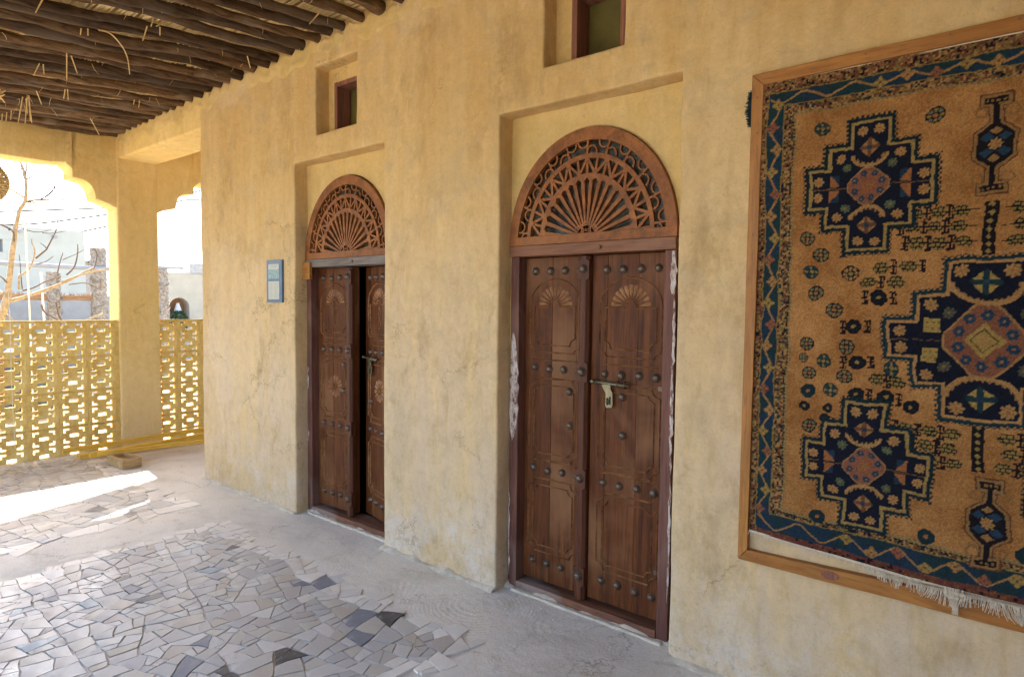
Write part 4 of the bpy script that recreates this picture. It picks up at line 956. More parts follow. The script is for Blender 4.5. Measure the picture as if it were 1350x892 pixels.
for s_ in (1, -1):
    f = lambda x: x if s_ == 1 else 2*XC-x
    for (x, z) in ((-.378, 1.747), (-.290, 1.752), (-.415, 1.697), (-.325, 1.70), (-.375, 1.345), (-.315, 1.342)): lat(f(x), z, .030, .020)
    for (x, z) in ((-.335, 1.75), (-.372, 1.697), (-.25, 1.755), (-.421, 1.643), (-.331, 1.644), (-.489, 1.533), (-.406, 1.54), (-.483, 1.407), (-.398, 1.405), (-.345, 1.342), (-.396, 1.285), (-.305, 1.28)): hook(f(x), z)
    for (x, z, k) in ROS: rosette(f(x), z, k)
    # clusters above and below the centre medallion
    for (z, off) in ((1.935, .0), (1.885, .028), (1.832, -.012)):
        for i in range(3):
            x = XC-.075-off*.4-i*.066; lat(f(x), z, .026, .019)
            hook(f(x-.034), z) if i < 3 else None
        put((np.abs(wz-z) < .0014) & (np.abs(wx-XC) > .03) & (np.abs(wx-XC) < .2), BLACK)
    for (z, off) in ((1.178, .0), (1.128, .025), (1.078, -.012)):
        for i in range(3):
            x = XC-.075-off*.4-i*.066; lat(f(x), z, .026, .019); hook(f(x-.034), z)
for za, zb in ((1.79, 1.955), (1.055, 1.215)):
    m_ = (np.abs(wx-XC) < .0185) & (wz > za) & (wz < zb); put(m_, BLACK); q_ = ((wz-za)/.024) % 1
    put(m_ & (np.abs(np.abs(wx-XC)+np.abs(q_-.5)*.024-.0) < .0095), OLIVE*1.4)
for s_ in (-1, 1):
    medallion(XC+s_*.359, 2.047, SM, False, TEAL*.62); medallion(XC+s_*.338, 1.018, SM, False, TEAL*.72)
medallion(XC, 1.500, BG, True, TEAL*1.05)
def vase(x, z, up, hb):
    dx, dz = np.abs(wx-x), (wz-z); az_ = np.abs(dz)
    def shape(g): return ((dx < .050+g) & (dx*.9+az_ < .083+g*1.2)) | ((dx < .0085+g) & (az_ < hb-.02)) | ((dx < .031+g) & (az_ > hb-.030-g) & (az_ < hb-.010+g))
    put(shape(.013) & ~shape(.008), BROWN*.8); put(shape(.0085), TAN*.75); put(shape(0), BLACK)
    for sx in (-1, 1):
        for sz in (-1, 1):
            put((np.abs(wx-x-sx*.024)*.8+np.abs(wz-z-sz*.026)*1.0 < .0165), BLUE*1.7)
    flower(x, z, .0185, TAN); put((dx+np.abs(az_-.048)*1.3 < .018), TAN*.8)
    put((dx < .026) & (np.abs(az_-(hb-.020)) < .004) & (((wx+2)/.008).astype(int) % 2 == 0), TAN*.7)
    for sx in (-1, 1):
        for sz in (-1, 1):
            put(np.abs(np.hypot(wx-x-sx*.040, wz-z-sz*(hb-.055))-.016) < .0028, TAN*.65)
vase(XC, 2.143, 1, .165); vase(XC+.035, .888, 1, .150)
C_ *= (1+(rng.rand(nx, nz, 1)-.5)*.6); C_ = np.clip(C_, .004, 1)*np.array((.76, .66, .58))
# faded warm streaks of real wear
fade = 0*np.clip((nz_(.02, 31)-.55)*1.6, 0, .3)[..., None]; C_ = C_*(1-fade*.7)+np.array((.26, .14, .06))*fade*.7
# hang: the lower edge rides up at one corner, gentle waves in the cloth
V = np.empty((nx, nz, 3)); wgt = np.clip(1-(Z-rz0)/.5, 0, 1)**1.5
V[..., 0] = X+(nz_(.03, 40)-.5)*.004; V[..., 2] = Z+wgt*np.clip((-.24-X)/.57, 0, 1)*.04+wgt*np.clip((X+.24)/.6, 0, 1)*.01+(nz_(.03, 41)-.5)*.004
V[..., 1] = -.018-.007*np.sin(X*9+1)*wgt-.0045*np.sin(X*4.1+Z*2.2)-.003*np.sin(X*13+Z*5)-.003*nz_(.02, 42)-(rng.rand(nx, nz))*.0022
rug = empty('patterned_rug', (-.067, -.01, 1.5)); tag(rug, 'large tan and navy hand-knotted rug with stepped medallions hanging inside the wooden frame', 'rug')
idx = np.arange(nx*nz).reshape(nx, nz)
F = np.stack([idx[:-1, :-1], idx[1:, :-1], idx[1:, 1:], idx[:-1, 1:]], -1).reshape(-1, 4)
me = bpy.data.meshes.new('pile'); me.vertices.add(nx*nz); me.vertices.foreach_set('co', (V-np.array(rug.location)).reshape(-1).astype(np.float32))
me.loops.add(F.size); me.loops.foreach_set('vertex_index', F.reshape(-1).astype(np.int32)); me.polygons.add(len(F))
me.polygons.foreach_set('loop_start', np.arange(0, F.size, 4, dtype=np.int32)); me.polygons.foreach_set('loop_total', np.full(len(F), 4, np.int32)); me.update(calc_edges=True)
at = me.color_attributes.new('Col', 'FLOAT_COLOR', 'POINT'); at.data.foreach_set('color', np.concatenate([C_, np.ones((nx, nz, 1))], -1).reshape(-1).astype(np.float32))
me.polygons.foreach_set('use_smooth', np.ones(len(F), bool))
mesh_obj('pile', me, M['wool'], rug)
bm = bmesh.new(); L = rug.location
bottom = lambda x: rz0+max(0, min(1, (-.24-x)/.57))*.04+max(0, min(1, (x+.24)/.6))*.01
prev = None                                    # woven selvedge: thickness of the rug and its cream edges
pts = [(rx0, rz1), (rx1, rz1)]
for k in range(61):
    x = rx0+(rx1-rx0)*k/60; z = rz1+.004+.003*noise.noise(Vector((x*20, 0, 0)))
    cur = [bm.verts.new(Vector((x, y, zz))-L) for y, zz in ((-.004, z), (-.017, z), (-.019, rz1-.006))]
    if prev:
        for s_ in range(2): bm.faces.new([prev[s_], cur[s_], cur[s_+1], prev[s_+1]])
    prev = cur
prev = None
for k in range(61):
    x = rx0+(rx1-rx0)*k/60; z = bottom(x)
    cur = [bm.verts.new(Vector((x, y, zz))-L) for y, zz in ((-.004, z-.010-.003*noise.noise(Vector((x*30, 0, 0)))), (-.018, z-.009-.003*noise.noise(Vector((x*30, 0, 0)))), (-.0205, z+.002))]
    if prev:
        for s_ in range(2): bm.faces.new([prev[s_], cur[s_], cur[s_+1], prev[s_+1]])
    prev = cur
for x in (rx0, rx1):
    v = [bm.verts.new(Vector(p)-L) for p in ((x, -.003, bottom(x)), (x, -.019, bottom(x)), (x, -.019, rz1), (x, -.003, rz1))]; bm.faces.new(v)
from_bm('selvedge', bm, M['fringe'], rug)
bm = bmesh.new()                               # loose fringe along the foot
for k in range(900):
    x = R(-.40, rx1) if k > 120 else R(rx0, -.4); ln_ = .005+R(.3, 1)*(.010+.032*max(0, min(1, (x+.47)/.35)))*(1+.5*noise.noise(Vector((x*11, 0, 0)))); z = bottom(x)-.006
    lx = 1.3*noise.noise(Vector((x*14, 0, 3))); w_ = .0009; y = -.020-R(0, .006)
    if z-ln_ < .62: y -= .020*min(1, (.63-(z-ln_))/.02)
    P_ = [Vector((x+lx*ln_*t*t+R(-.002, .002), y-.004*t-(.012 if z-ln_*t < .612 else 0), z-ln_*t)) for t in (0, .35, .7, 1)]; pr = None
    for p in P_:
        c_ = [bm.verts.new(p+Vector((-w_, 0, 0))-L), bm.verts.new(p+Vector((w_, 0, 0))-L)]
        if pr: bm.faces.new([pr[0], pr[1], c_[1], c_[0]])
        pr = c_
tag(from_bm('fringe', bm, M['fringe'], rug, recalc=False), kind='stuff')
bm = bmesh.new()
for k in range(26):
    a_ = R(-.028, .028); P_ = [Vector((-.115+a_, -.030, .648)), Vector((-.112+a_*.8, -.048, .625)), Vector((-.108+a_*.30, -.050, .60)), Vector((-.106+a_*.25+R(-.004, .004), -.050, .575-R(0, .012)))]
    tube(bm, [p-L for p in P_], .0016, .0008, seg=4, cap=False)
from_bm('hanging_tassel', bm, M['fringe'], rug)
bm = bmesh.new()                               # dark tuft of wool poking out beside the frame
for k in range(260):
    c0 = Vector((-.855, R(-.02, -.004), R(2.335, 2.475))); d_ = Vector((-R(.008, .030)*(1-abs(c0.z-2.40)/.09*.7), R(-.012, .004), R(-.008, .008)))
    tube(bm, [c0-L, c0+d_*.6-L, c0+d_+Vector((0, 0, R(-.006, .006)))-L], .0022, .001, seg=3, cap=False)
M['tuft'] = simple('dark_blue_wool', (.012, .035, .045), .95, 0, 60, .5)
tag(from_bm('wool_tuft', bm, M['tuft'], rug, recalc=False), kind='stuff')

# ------------------------------------------------------------ frame round the rug
fr = empty('rug_frame', (-.067, 0, .555)); tag(fr, 'thin orange pine frame nailed to the wall around the hanging rug', 'frame')
def rail(name, pts, y0, y1, mat):
    bm = bmesh.new(); prism(bm, [(p[0]-fr.location.x, p[1]-fr.location.z) for p in pts], 1, y0, y1)
    es = [e for e in bm.edges if (e.verts[0].co-e.verts[1].co).length > .5]; bmesh.ops.subdivide_edges(bm, edges=es, cuts=18)
    for v in bm.verts: v.co += noise.noise_vector(v.co*5)*.0028
    bmesh.ops.triangulate(bm, faces=[f for f in bm.faces if len(f.verts) > 4])
    return from_bm(name, bm, mat, fr, bevel=.0025, seg=2)
rail('rail', [(-.852, 2.533), (-.806, 2.4875), (.672, 2.4955), (.718, 2.5455)], -.030, .004, M['frame'])
rail('rail', [(-.852, .5545), (-.813, .6005), (.672, .637), (.718, .555)], -.030, .004, M['frame'])
rail('stile', [(-.853, .5555), (-.852, 2.532), (-.807, 2.487), (-.814, .6015)], -.0295, .004, M['frame_v'])
rail('stile', [(.719, .556), (.719, 2.545), (.673, 2.495), (.673, .637)], -.0295, .004, M['frame_v'])
for (x, z) in ((-.83, 1.90), (-.829, 1.893), (-.45, 2.52), (-.2, 2.525), (-.02, 2.527), (-.825, 2.30), (-.77, .58), (-.83, 2.44)):
    bm = bmesh.new(); tube(bm, [(0, -.0322, 0), (0, -.0300, 0)], .0032, seg=8); from_bm('nail_head', bm, M['iron'], fr, loc=(x-fr.location.x, 0, z-fr.location.z))
bm = bmesh.new(); N = 16
for k in (0,): 
    v = [bm.verts.new((.028*math.cos(2*PI*i/N), -.0316-.001, .014*math.sin(2*PI*i/N))) for i in range(N)]; c0 = [bm.verts.new((.034*math.cos(2*PI*i/N), -.0295, .018*math.sin(2*PI*i/N))) for i in range(N)]
    bm.faces.new(v)
    for i in range(N): bm.faces.new([c0[i], c0[(i+1) % N], v[(i+1) % N], v[i]])
from_bm('knot', bm, M['winframe'], fr, loc=(-.50-fr.location.x, 0, .583-fr.location.z))

# ------------------------------------------------------------ pole roof of the porch
roof = empty('pole_roof', (-3, -1.6, 3.4)); tag(roof, 'porch ceiling of dark crooked mangrove poles laid under a straw-coloured palm mat', 'roof')
under = lambda x, y: 3.425+.015*(x+3.2)+.093*y
L = roof.location
xp = [-3.185, -3.375, -3.585, -3.725, -3.85, -4.05, -4.19, -4.40, -4.52, -4.72, -4.92, -5.11, -5.26, -5.44, -5.60, -5.80, -5.98, -6.14, -6.30, -6.45, -6.60, -6.75, -6.90, -7.04, -7.18, -7.31, -7.43]
x = -2.98
while x < 3.3: xp.append(x); x += R(.17, .23)
xp += [-7.53, -7.66, -7.80, -8.02]
for i, x in enumerate(xp):
    far = x < -7.5
    r_ = R(.028, .043) if x > -6 else R(.029, .043); bm = bmesh.new(); n = 70; ph = R(0, 50); pts = []
    ye = R(.03, .09) if x > WX0 else R(.10, .2)
    dr_ = R(-.09, .09)
    for k in range(n+1):
        t = k/n; y = ye+(-3.22-ye)*t
        pts.append(Vector((x+.040*noise.noise(Vector((ph, y*1.3, 0)))+dr_*(t)*.9, y, under(x, y)+r_+.030*noise.noise(Vector((ph+7, y*1.5, 0)))))-L)
    rad = lambda t: r_*(1.0-.16*t)*(1+.13*noise.noise(Vector((ph, t*22, 3)))+.35*max(0, noise.noise(Vector((ph, t*13, 8)))-.15))
    tube(bm, pts, r_, seg=12, rad=rad)
    for v in bm.verts: v.co += noise.noise_vector(v.co*Vector((30, 5, 30)))*.010+noise.noise_vector(v.co*Vector((70, 16, 70)))*.005
    from_bm('pole', bm, M['pole'], roof, smooth=True)
# reed mat: long strips across the poles
bm = bmesh.new(); y = .11
while y > -3.2:
    z0 = .074+R(-.004, .006); xs_ = -7.62; prev = None; ph = R(0, 99); wd = R(.005, .010)
    while xs_ < 3.4:
        yy = y+.03*noise.noise(Vector((ph*.02, xs_*.6, y))); z = under(xs_, yy)+z0+.004*noise.noise(Vector((ph, xs_*2, 0)))
        cur = [bm.verts.new(Vector((xs_, yy+wd, z+.006))-L), bm.verts.new(Vector((xs_, yy, z-.004))-L), bm.verts.new(Vector((xs_, yy-wd, z+.006))-L)]
        if prev:
            for s_ in range(2): bm.faces.new([prev[s_], cur[s_], cur[s_+1], prev[s_+1]])
        prev = cur; xs_ += .45
    y -= R(.015, .021)
tag(from_bm('reed_mat', bm, M['mat'], roof, recalc=False), kind='stuff')
bm = bmesh.new()
v = [bm.verts.new(Vector((x, y, under(x, y)+.125))-L) for x, y in ((-7.95, .30), (3.4, .30), (3.4, -3.25), (-7.95, -3.25))]; bm.faces.new(v)
v = [bm.verts.new(Vector((x, y, under(x, y)+.165))-L) for x, y in ((-7.95, .30), (3.4, .30), (3.4, -3.25), (-7.95, -3.25))]; bm.faces.new(v)
from_bm('roof_cover', bm, M['mat'], roof)
# cover over the bay behind the house corner
box_obj('roof_slab', Vector((-7.95, .31, 3.59))-L, Vector((WX0+.2, 4.2, 3.75))-L, M['arcade'], roof)
# unseen mat added outside the end wall, shaped to throw the slanting bar of shade
bm = bmesh.new()
def P3(y, side): # edges of the added shade mat: side 0 near the wall
    if y > .62: return -8.0 if side == 0 else -10.0
    return (-8.40-.419*(y+.43)) if side == 0 else (-8.95-.317*(y+.40))
for k in range(24):
    y = -3.6+4.6*k/23
for a, b in ((-3.9, 3.6),):
    n = 30
    for lay in (0, .03):
        prev = None
        for k in range(n+1):
            y = a+(b-a)*k/n; cur = [bm.verts.new(Vector((P3(y, 0), y, 3.50+lay))-L), bm.verts.new(Vector((P3(y, 1), y, 3.50+lay))-L)]
            if prev: bm.faces.new([prev[0], cur[0], cur[1], prev[1]])
            prev = cur
from_bm('added_shade_mat', bm, M['mat'], roof)
for y in (-3.4, .75):  # poles added to carry the unseen shade mat
    bm = bmesh.new(); tube(bm, [Vector((-7.3, y, 3.56))-L, Vector((-9.6, y, 3.56))-L], .035, seg=8); from_bm('added_outrigger', bm, M['pole'], roof)
# edge beam and posts on the open side
for x, w_ in ((-4.9, 'facing the ajar door'), (-1.75, 'behind the viewer')):
    bm = bmesh.new(); box(bm, (x-.11, -3.2, -.05), (x+.11, -2.98, 3.03)); o = from_bm('porch_post', bm, M['arcade'], None, bevel=.02)
    tag(o, 'square yellow post at the open porch edge, '+w_, 'post', 'porch posts')
box_obj('edge_beam', Vector((-7.5, -3.16, 3.03))-L, Vector((3.4, -3.04, 3.075))-L, M['pole'], roof)
wg = empty('wing_wall', (.9, -3.1, 0)); tag(wg, 'plain yellow plastered wall of the house wing that closes off the porch behind the viewer', 'wall')
bm = bmesh.new(); box(bm, (-.6, -.3, -.05), (2.6, 0, 3.6)); box(bm, (2.3, 0.001, -.05), (2.6, 3.09, 3.9)); from_bm('wall', bm, M['arcade'], wg)
# ragged plaster packed round the pole ends
bm = bmesh.new(); prev = None; K = 330; PR = 7
for k in range(K+1):
    x = WX0-1.88+(WX0*-1+1.88+1.6)*k/K; cur = []
    dmin = min(abs(x-q) for q in xp); up_ = .5+.5*math.tanh((dmin-.045)*60)     # high between poles, low under them
    z0 = under(x, 0)
    edge = z0-.004+(.030+.05*abs(noise.noise(Vector((x*9, 6, 0)))))*up_+.026*noise.noise(Vector((x*27, 0, 0)))+.012*noise.noise(Vector((x*70, 3, 0)))
    zb = z0-.10+.09*noise.noise(Vector((x*5, 4, 1)))
    for s_ in range(PR):
        t = s_/(PR-1); z = zb+(edge-zb)*t; yb = .006 if t == 0 else -.001-.007*t-.010*noise.noise(Vector((x*17, z*17, 2)))-.007*noise.noise(Vector((x*60, z*60, 2)))
        cur.append(bm.verts.new((x, yb, z)))
    cur.append(bm.verts.new((x, .06, edge+.02)))
    if prev:
        for s_ in range(PR): bm.faces.new([prev[s_], cur[s_], cur[s_+1], prev[s_+1]])
    prev = cur
from_bm('packing_plaster', bm, M['recess'], house, smooth=True)
# loose straws hanging out of the ceiling
for P_ in STRAW:
    bm = bmesh.new(); tube(bm, [p-L for p in smoothpts(P_, 4)], .0032, .0045, seg=5); from_bm('hanging_straw', bm, M['straw'], roof)
bm = bmesh.new()
for k in range(170):
    x = R(-7.4, -3.0); y = R(-2.2, -.02); z = under(x, y)+R(.0, .10); l_ = R(.02, .07); d_ = Vector((R(-.6, .6), R(-.8, .8), -1))*l_
    tube(bm, [Vector((x, y, z))-L, Vector((x, y, z))+d_*.5+Vector((0, R(-.01, .01), 0))-L, Vector((x, y, z))+d_-L], .0016, .001, seg=3, cap=False)
tag(from_bm('straw_wisps', bm, M['straw'], roof, recalc=False), kind='stuff')

# hanging woven lampshade, cut by the edge of the picture
lp = empty('woven_lampshade', (-6.0, -1.388, 2.475)); tag(lp, 'round woven straw lampshade hanging in front of the wide arch', 'lampshade')
bm = bmesh.new()
for k in range(15):
    t = k/14; z = -.115+.23*t; r_ = .105*math.sin(PI*(.13+.74*t))**.7
    pts = [Vector((r_*math.cos(a), r_*math.sin(a), z+.003*math.sin(a*12+k*PI))) for a in [2*PI*i/40 for i in range(41)]]; tube(bm, pts, .0075, seg=5, cap=False)
from_bm('woven_coil', bm, M['straw'], lp, smooth=True)
bm = bmesh.new()
for k in range(24):
    a = 2*PI*k/24; pts = [Vector((.103*math.sin(PI*(.13+.74*t))**.7*math.cos(a), .103*math.sin(PI*(.13+.74*t))**.7*math.sin(a), -.118+.236*t)) for t in [i/10 for i in range(11)]]; tube(bm, pts, .0055, seg=4, cap=False)
from_bm('rib', bm, M['straw'], lp, smooth=True)
bm = bmesh.new(); tube(bm, [(0, 0, .1), (0, 0, .80)], .004, seg=6); from_bm('cord', bm, M['cord'], lp)
bm = bmesh.new()
for k in range(40):
    a = R(0, 2*PI); b_ = R(-1, 1); d_ = Vector((math.cos(a), math.sin(a)*1, b_))*.055; tube(bm, [Vector((0, .045, .655)), Vector((0, .045, .655))+d_*.6, Vector((0, .045, .655))+d_+Vector((R(-.02, .02), 0, R(-.02, .02)))], .006, .004, seg=4, cap=False)
from_bm('straw_knot', bm, M['straw'], lp)

# ------------------------------------------------------------ floor
from_floor = bmesh.new()
def region(x, y):        # +1 inside a field of paving, 0 in the screed
    e = .05*noise.noise(Vector((x*2.2, y*2.2, 0)))
    if -4.46+e < x < -1.89+e*.8+(-.10 if y < -.8 else 0) and y < -.455+e: return 1
    if -7.45 < x < -4.92+e-.10*(y+1) and y < -.43+e*1.5-(.0): return 2
    return 0
nxf, nyf = 215, 105; fx0, fx1, fy0, fy1 = -7.95, 1.2, -3.9, .12
verts = []; faces = []
for i in range(nxf+1):
    for j in range(nyf+1):
        x = fx0+(fx1-fx0)*i/nxf; y = fy0+(fy1-fy0)*j/nyf; p = Vector((x, y, 0))
        z = .006*noise.noise(p*1.1)+.0030*noise.noise(p*6)
        z += (-.0055 if region(x, y) else 0)
        verts.append((x, y, z))
for i in range(nxf):
    for j in range(nyf):
        a = i*(nyf+1)+j; faces.append((a, a+nyf+1, a+nyf+2, a+1))
me = bpy.data.meshes.new('floor'); me.from_pydata(verts, [], faces)
for p in me.polygons: p.use_smooth = True
floor = tag(mesh_obj('floor', me, M['screed']), kind='structure')
box_obj('floor_base', (-7.95, .11, -.1), (-5.5, 4.3, -.002), M['screed'], floor)
bm = bmesh.new(); v = [bm.verts.new(p) for p in ((-150, -150, -.06), (150, -150, -.06), (150, 150, -.06), (-150, 150, -.06))]; bm.faces.new(v)
tag(from_bm('ground', bm, M['sand'], None), kind='structure')
bm = bmesh.new(); box(bm, (-7.95, -3.9, -.3), (-7.951+.0, 4.3, -.012)); bm.free()

# crazy paving: shards from random splitting
def area(p): return .5*abs(sum(p[i][0]*p[(i+1) % len(p)][1]-p[(i+1) % len(p)][0]*p[i][1] for i in range(len(p))))
def cut(p, c, n):
    A_, B_ = [], []; k = len(p)
    for i in range(k):
        a, b = p[i], p[(i+1) % k]; da = (a[0]-c[0])*n[0]+(a[1]-c[1])*n[1]; db = (b[0]-c[0])*n[0]+(b[1]-c[1])*n[1]
        if da >= 0: A_.append(a)
        if da <= 0: B_.append(a)
        if da*db < 0:
            t = da/(da-db); q = (a[0]+(b[0]-a[0])*t, a[1]+(b[1]-a[1])*t); A_.append(q); B_.append(q)
    return A_, B_
rp = random.Random(77)
def shatter(p, target, out, th=0):
    a = area(p)
    if len(p) < 3 or a < 1e-5: return
    tg = target*math.exp(rp.uniform(-.75, .85))
    if a < tg*1.4:
        out.append(p); return
    cx = sum(q[0] for q in p)/len(p); cy = sum(q[1] for q in p)/len(p)
    sxx = sum((q[0]-cx)**2 for q in p); syy = sum((q[1]-cy)**2 for q in p); sxy = sum((q[0]-cx)*(q[1]-cy) for q in p)
    base = .5*math.atan2(2*sxy, sxx-syy); best = None
    for _ in range(7):
        ang = base+rp.uniform(-.75, .75); r_ = math.sqrt(a)*.22; c = (cx+rp.uniform(-r_, r_), cy+rp.uniform(-r_, r_)); A_, B_ = cut(p, c, (math.cos(ang), math.sin(ang)))
        if len(A_) < 3 or len(B_) < 3: continue
        per = lambda q: sum(math.hypot(q[i][0]-q[i-1][0], q[i][1]-q[i-1][1]) for i in range(len(q)))
        sc = min(area(A_)/per(A_)**2, area(B_)/per(B_)**2)-.012*((len(A_) == 3)+(len(B_) == 3))+rp.uniform(0, .012)
        if best is None or sc > best[0]: best = (sc, A_, B_)
    if best is None: out.append(p); return
    _, A_, B_ = best
    shatter(A_, target, out); shatter(B_, target, out)
camp = Vector((0, -2.615, 1.6))
cols = [((.46, .445, .42), 8), ((.49, .475, .45), 7), ((.44, .435, .43), 6), ((.50, .475, .42), 6), ((.54, .53, .51), 5), ((.46, .42, .36), 3), ((.38, .385, .40), 2), ((.43, .395, .375), 2), ((.58, .57, .55), 3)]
flat = [c for c, n_ in cols for _ in range(n_)]
DARK = [(-3.946, -1.233, 'd'), (-3.763, -1.294, 'b'), (-3.55, -1.301, 'd'), (-3.904, -.678, 'd'), (-3.71, -.688, 'd'), (-3.655, -.863, 's'), (-3.1, -.635, 'b'), (-3.038, -.505, 'b'), (-2.567, -1.084, 'k'), (-2.484, -1.104, 'k'), (-2.588, -1.335, 'k'), (-2.501, -1.312, 'k'), (-2.383, -.564, 'k'), (-2.52, -.648, 'b'), (-2.347, -.779, 'b'), (-2.924, -1.297, 'b'), (-3.495, -1.775, 's'), (-2.906, -1.578, 'b'), (-2.726, -1.449, 'b'), (-5.472, -.905, 'd'), (-4.924, -1.324, 'w'), (-3.012, -.825, 's'), (-3.704, -1.486, 's'), (-3.924, -1.594, 'b'), (-3.906, -1.792, 's'), (-4.148, -.819, 's')]
DC_ = dict(d=(.12, .125, .14), b=(.20, .215, .26), s=(.30, .37, .42), k=(.06, .06, .065), w=(.55, .56, .6))
shards = []
shatter([(-4.52, -3.3), (-1.82, -3.3), (-1.82, -.40), (-4.52, -.40)], .0066, shards)
s2 = []; shatter([(-7.46, -3.3), (-4.72, -3.3), (-4.72, -.36), (-7.46, -.36)], .013, s2)
def warp(q):
    out = []
    for i in range(len(q)):
        a, b = Vector(q[i]), Vector(q[(i+1) % len(q)]); n_ = max(1, round((b-a).length/.055))
        for k in range(n_): out.append(a.lerp(b, k/n_))
    return [(p.x+.020*noise.noise(Vector((p.x*6, p.y*6, 0)))+.008*noise.noise(Vector((p.x*21, p.y*21, 4))), p.y+.020*noise.noise(Vector((p.x*6, p.y*6, 9)))+.008*noise.noise(Vector((p.x*21, p.y*21, 14)))) for p in out]
tiles = []
for q in map(warp, shards+s2):
    cx = sum(p[0] for p in q)/len(q); cy = sum(p[1] for p in q)/len(q)
    if not region(cx, cy): continue
    if cy < -2.75: continue
    tiles.append((q, cx, cy))
def in_view(x, y):
    d = Vector((x, y, 0))-camp; z = d.dot(fw); return z > .1 and abs(d.dot(rr)/z) < 700/820 and abs(d.dot(uu)/z) < 470/820
def score(t):
    d = Vector((t[1], t[2], 0))-camp; k = d.length; s_ = area(t[0])*1.6/k**3
    return s_ if in_view(t[1], t[2]) else s_*1e-3
tiles.sort(key=score, reverse=True)
def tilemesh(bm, q, cx, cy, cl, org=(0, 0)):
    a = math.sqrt(area(q)); gap = rp.uniform(.0015, .0055); k = max(.6, 1-gap/max(.03, a*.5))
    pts = []
    n_ = len(q)
    for i in range(n_):
        p0 = Vector(q[i]); p1 = Vector(q[(i+1) % n_]); c = Vector((cx, cy))
        L_ = (p1-p0).length
        pts.append(c+(p0-c)*k+Vector((rp.uniform(-.003, .003), rp.uniform(-.003, .003))))
        if 0: pts.append(c+((p0+p1)/2-c)*k*rp.uniform(.965, 1.0)+Vector((rp.uniform(-.003, .003), rp.uniform(-.003, .003))))
    h = rp.uniform(.0005, .0035); tx, ty = rp.uniform(-.008, .008), rp.uniform(-.008, .008)
    top = [bm.verts.new((p.x-org[0], p.y-org[1], h+tx*(p.x-cx)+ty*(p.y-cy))) for p in pts]
    bot = [bm.verts.new((p.x+(p.x-cx)*.03-org[0], p.y+(p.y-cy)*.03-org[1], -.014)) for p in pts]
    fs = [bm.faces.new(top)]
    for i in range(len(pts)): fs.append(bm.faces.new([top[i], bot[i], bot[(i+1) % len(pts)], top[(i+1) % len(pts)]]))
    lay = bm.loops.layers.float_color.get('Col') or bm.loops.layers.float_color.new('Col')
    for f in fs:
        for l_ in f.loops: l_[lay] = (*cl, 1)
paint = {}
for (x, y, k) in DARK:
    bst = min(range(len(tiles)), key=lambda i: (tiles[i][1]-x)**2+(tiles[i][2]-y)**2+(0 if i not in paint else 9)); paint[bst] = DC_[k]
rest = bmesh.new()
for i, (q, cx, cy) in enumerate(tiles):
    bd_ = sum(region(cx+dx*.12, cy+dy*.12) == 0 for dx, dy in ((1, 0), (-1, 0), (0, 1), (0, -1)))
    cl = paint.get(i) or rp.choice(flat)
    if bd_ and i not in paint: cl = tuple(c*.6+g_*.4 for c, g_ in zip(cl, (.43, .41, .37))); j = rp.uniform(.92, 1.06); cl = tuple(min(1, c*1.66*j*(.92 if cx > -3 and i not in paint else .95)) for c in cl)
    if i < 298:
        bm = bmesh.new(); tilemesh(bm, q, cx, cy, cl, (cx, cy)); from_bm('paving_stone', bm, M['tile'], floor, loc=(cx, cy, 0))
    else: tilemesh(rest, q, cx, cy, cl)
tag(from_bm('paving_stones', rest, M['tile'], floor), kind='stuff')
# grit and crumbs of mortar on the floor
bm = bmesh.new()
for k in range(1500):
    x = R(-6.5, -1.0); y = R(-2.2, -.02) if R(0, 1) < .5 else -abs(random.gauss(0, .09))-.02
    if -2.2 < x < -1.16 and y > -.2 and R(0, 1) < .5: y += .08
    r_ = R(.0012, .0055); c = Vector((x, y, .004+.4*r_))
    vs = [bm.verts.new(c+Vector((R(-1, 1), R(-1, 1), R(-.5, 1)))*r_) for _ in range(5)]
    for a, b, c_ in ((0, 1, 2), (0, 2, 3), (0, 3, 4), (1, 2, 4), (2, 3, 4), (0, 1, 4)): bm.faces.new([vs[a], vs[b], vs[c_]])
tag(from_bm('grit', bm, M['mortar'], None, recalc=False), kind='stuff')
bpy.data.objects['grit']['label'] = 'scattered crumbs of mortar and grit along the floor'

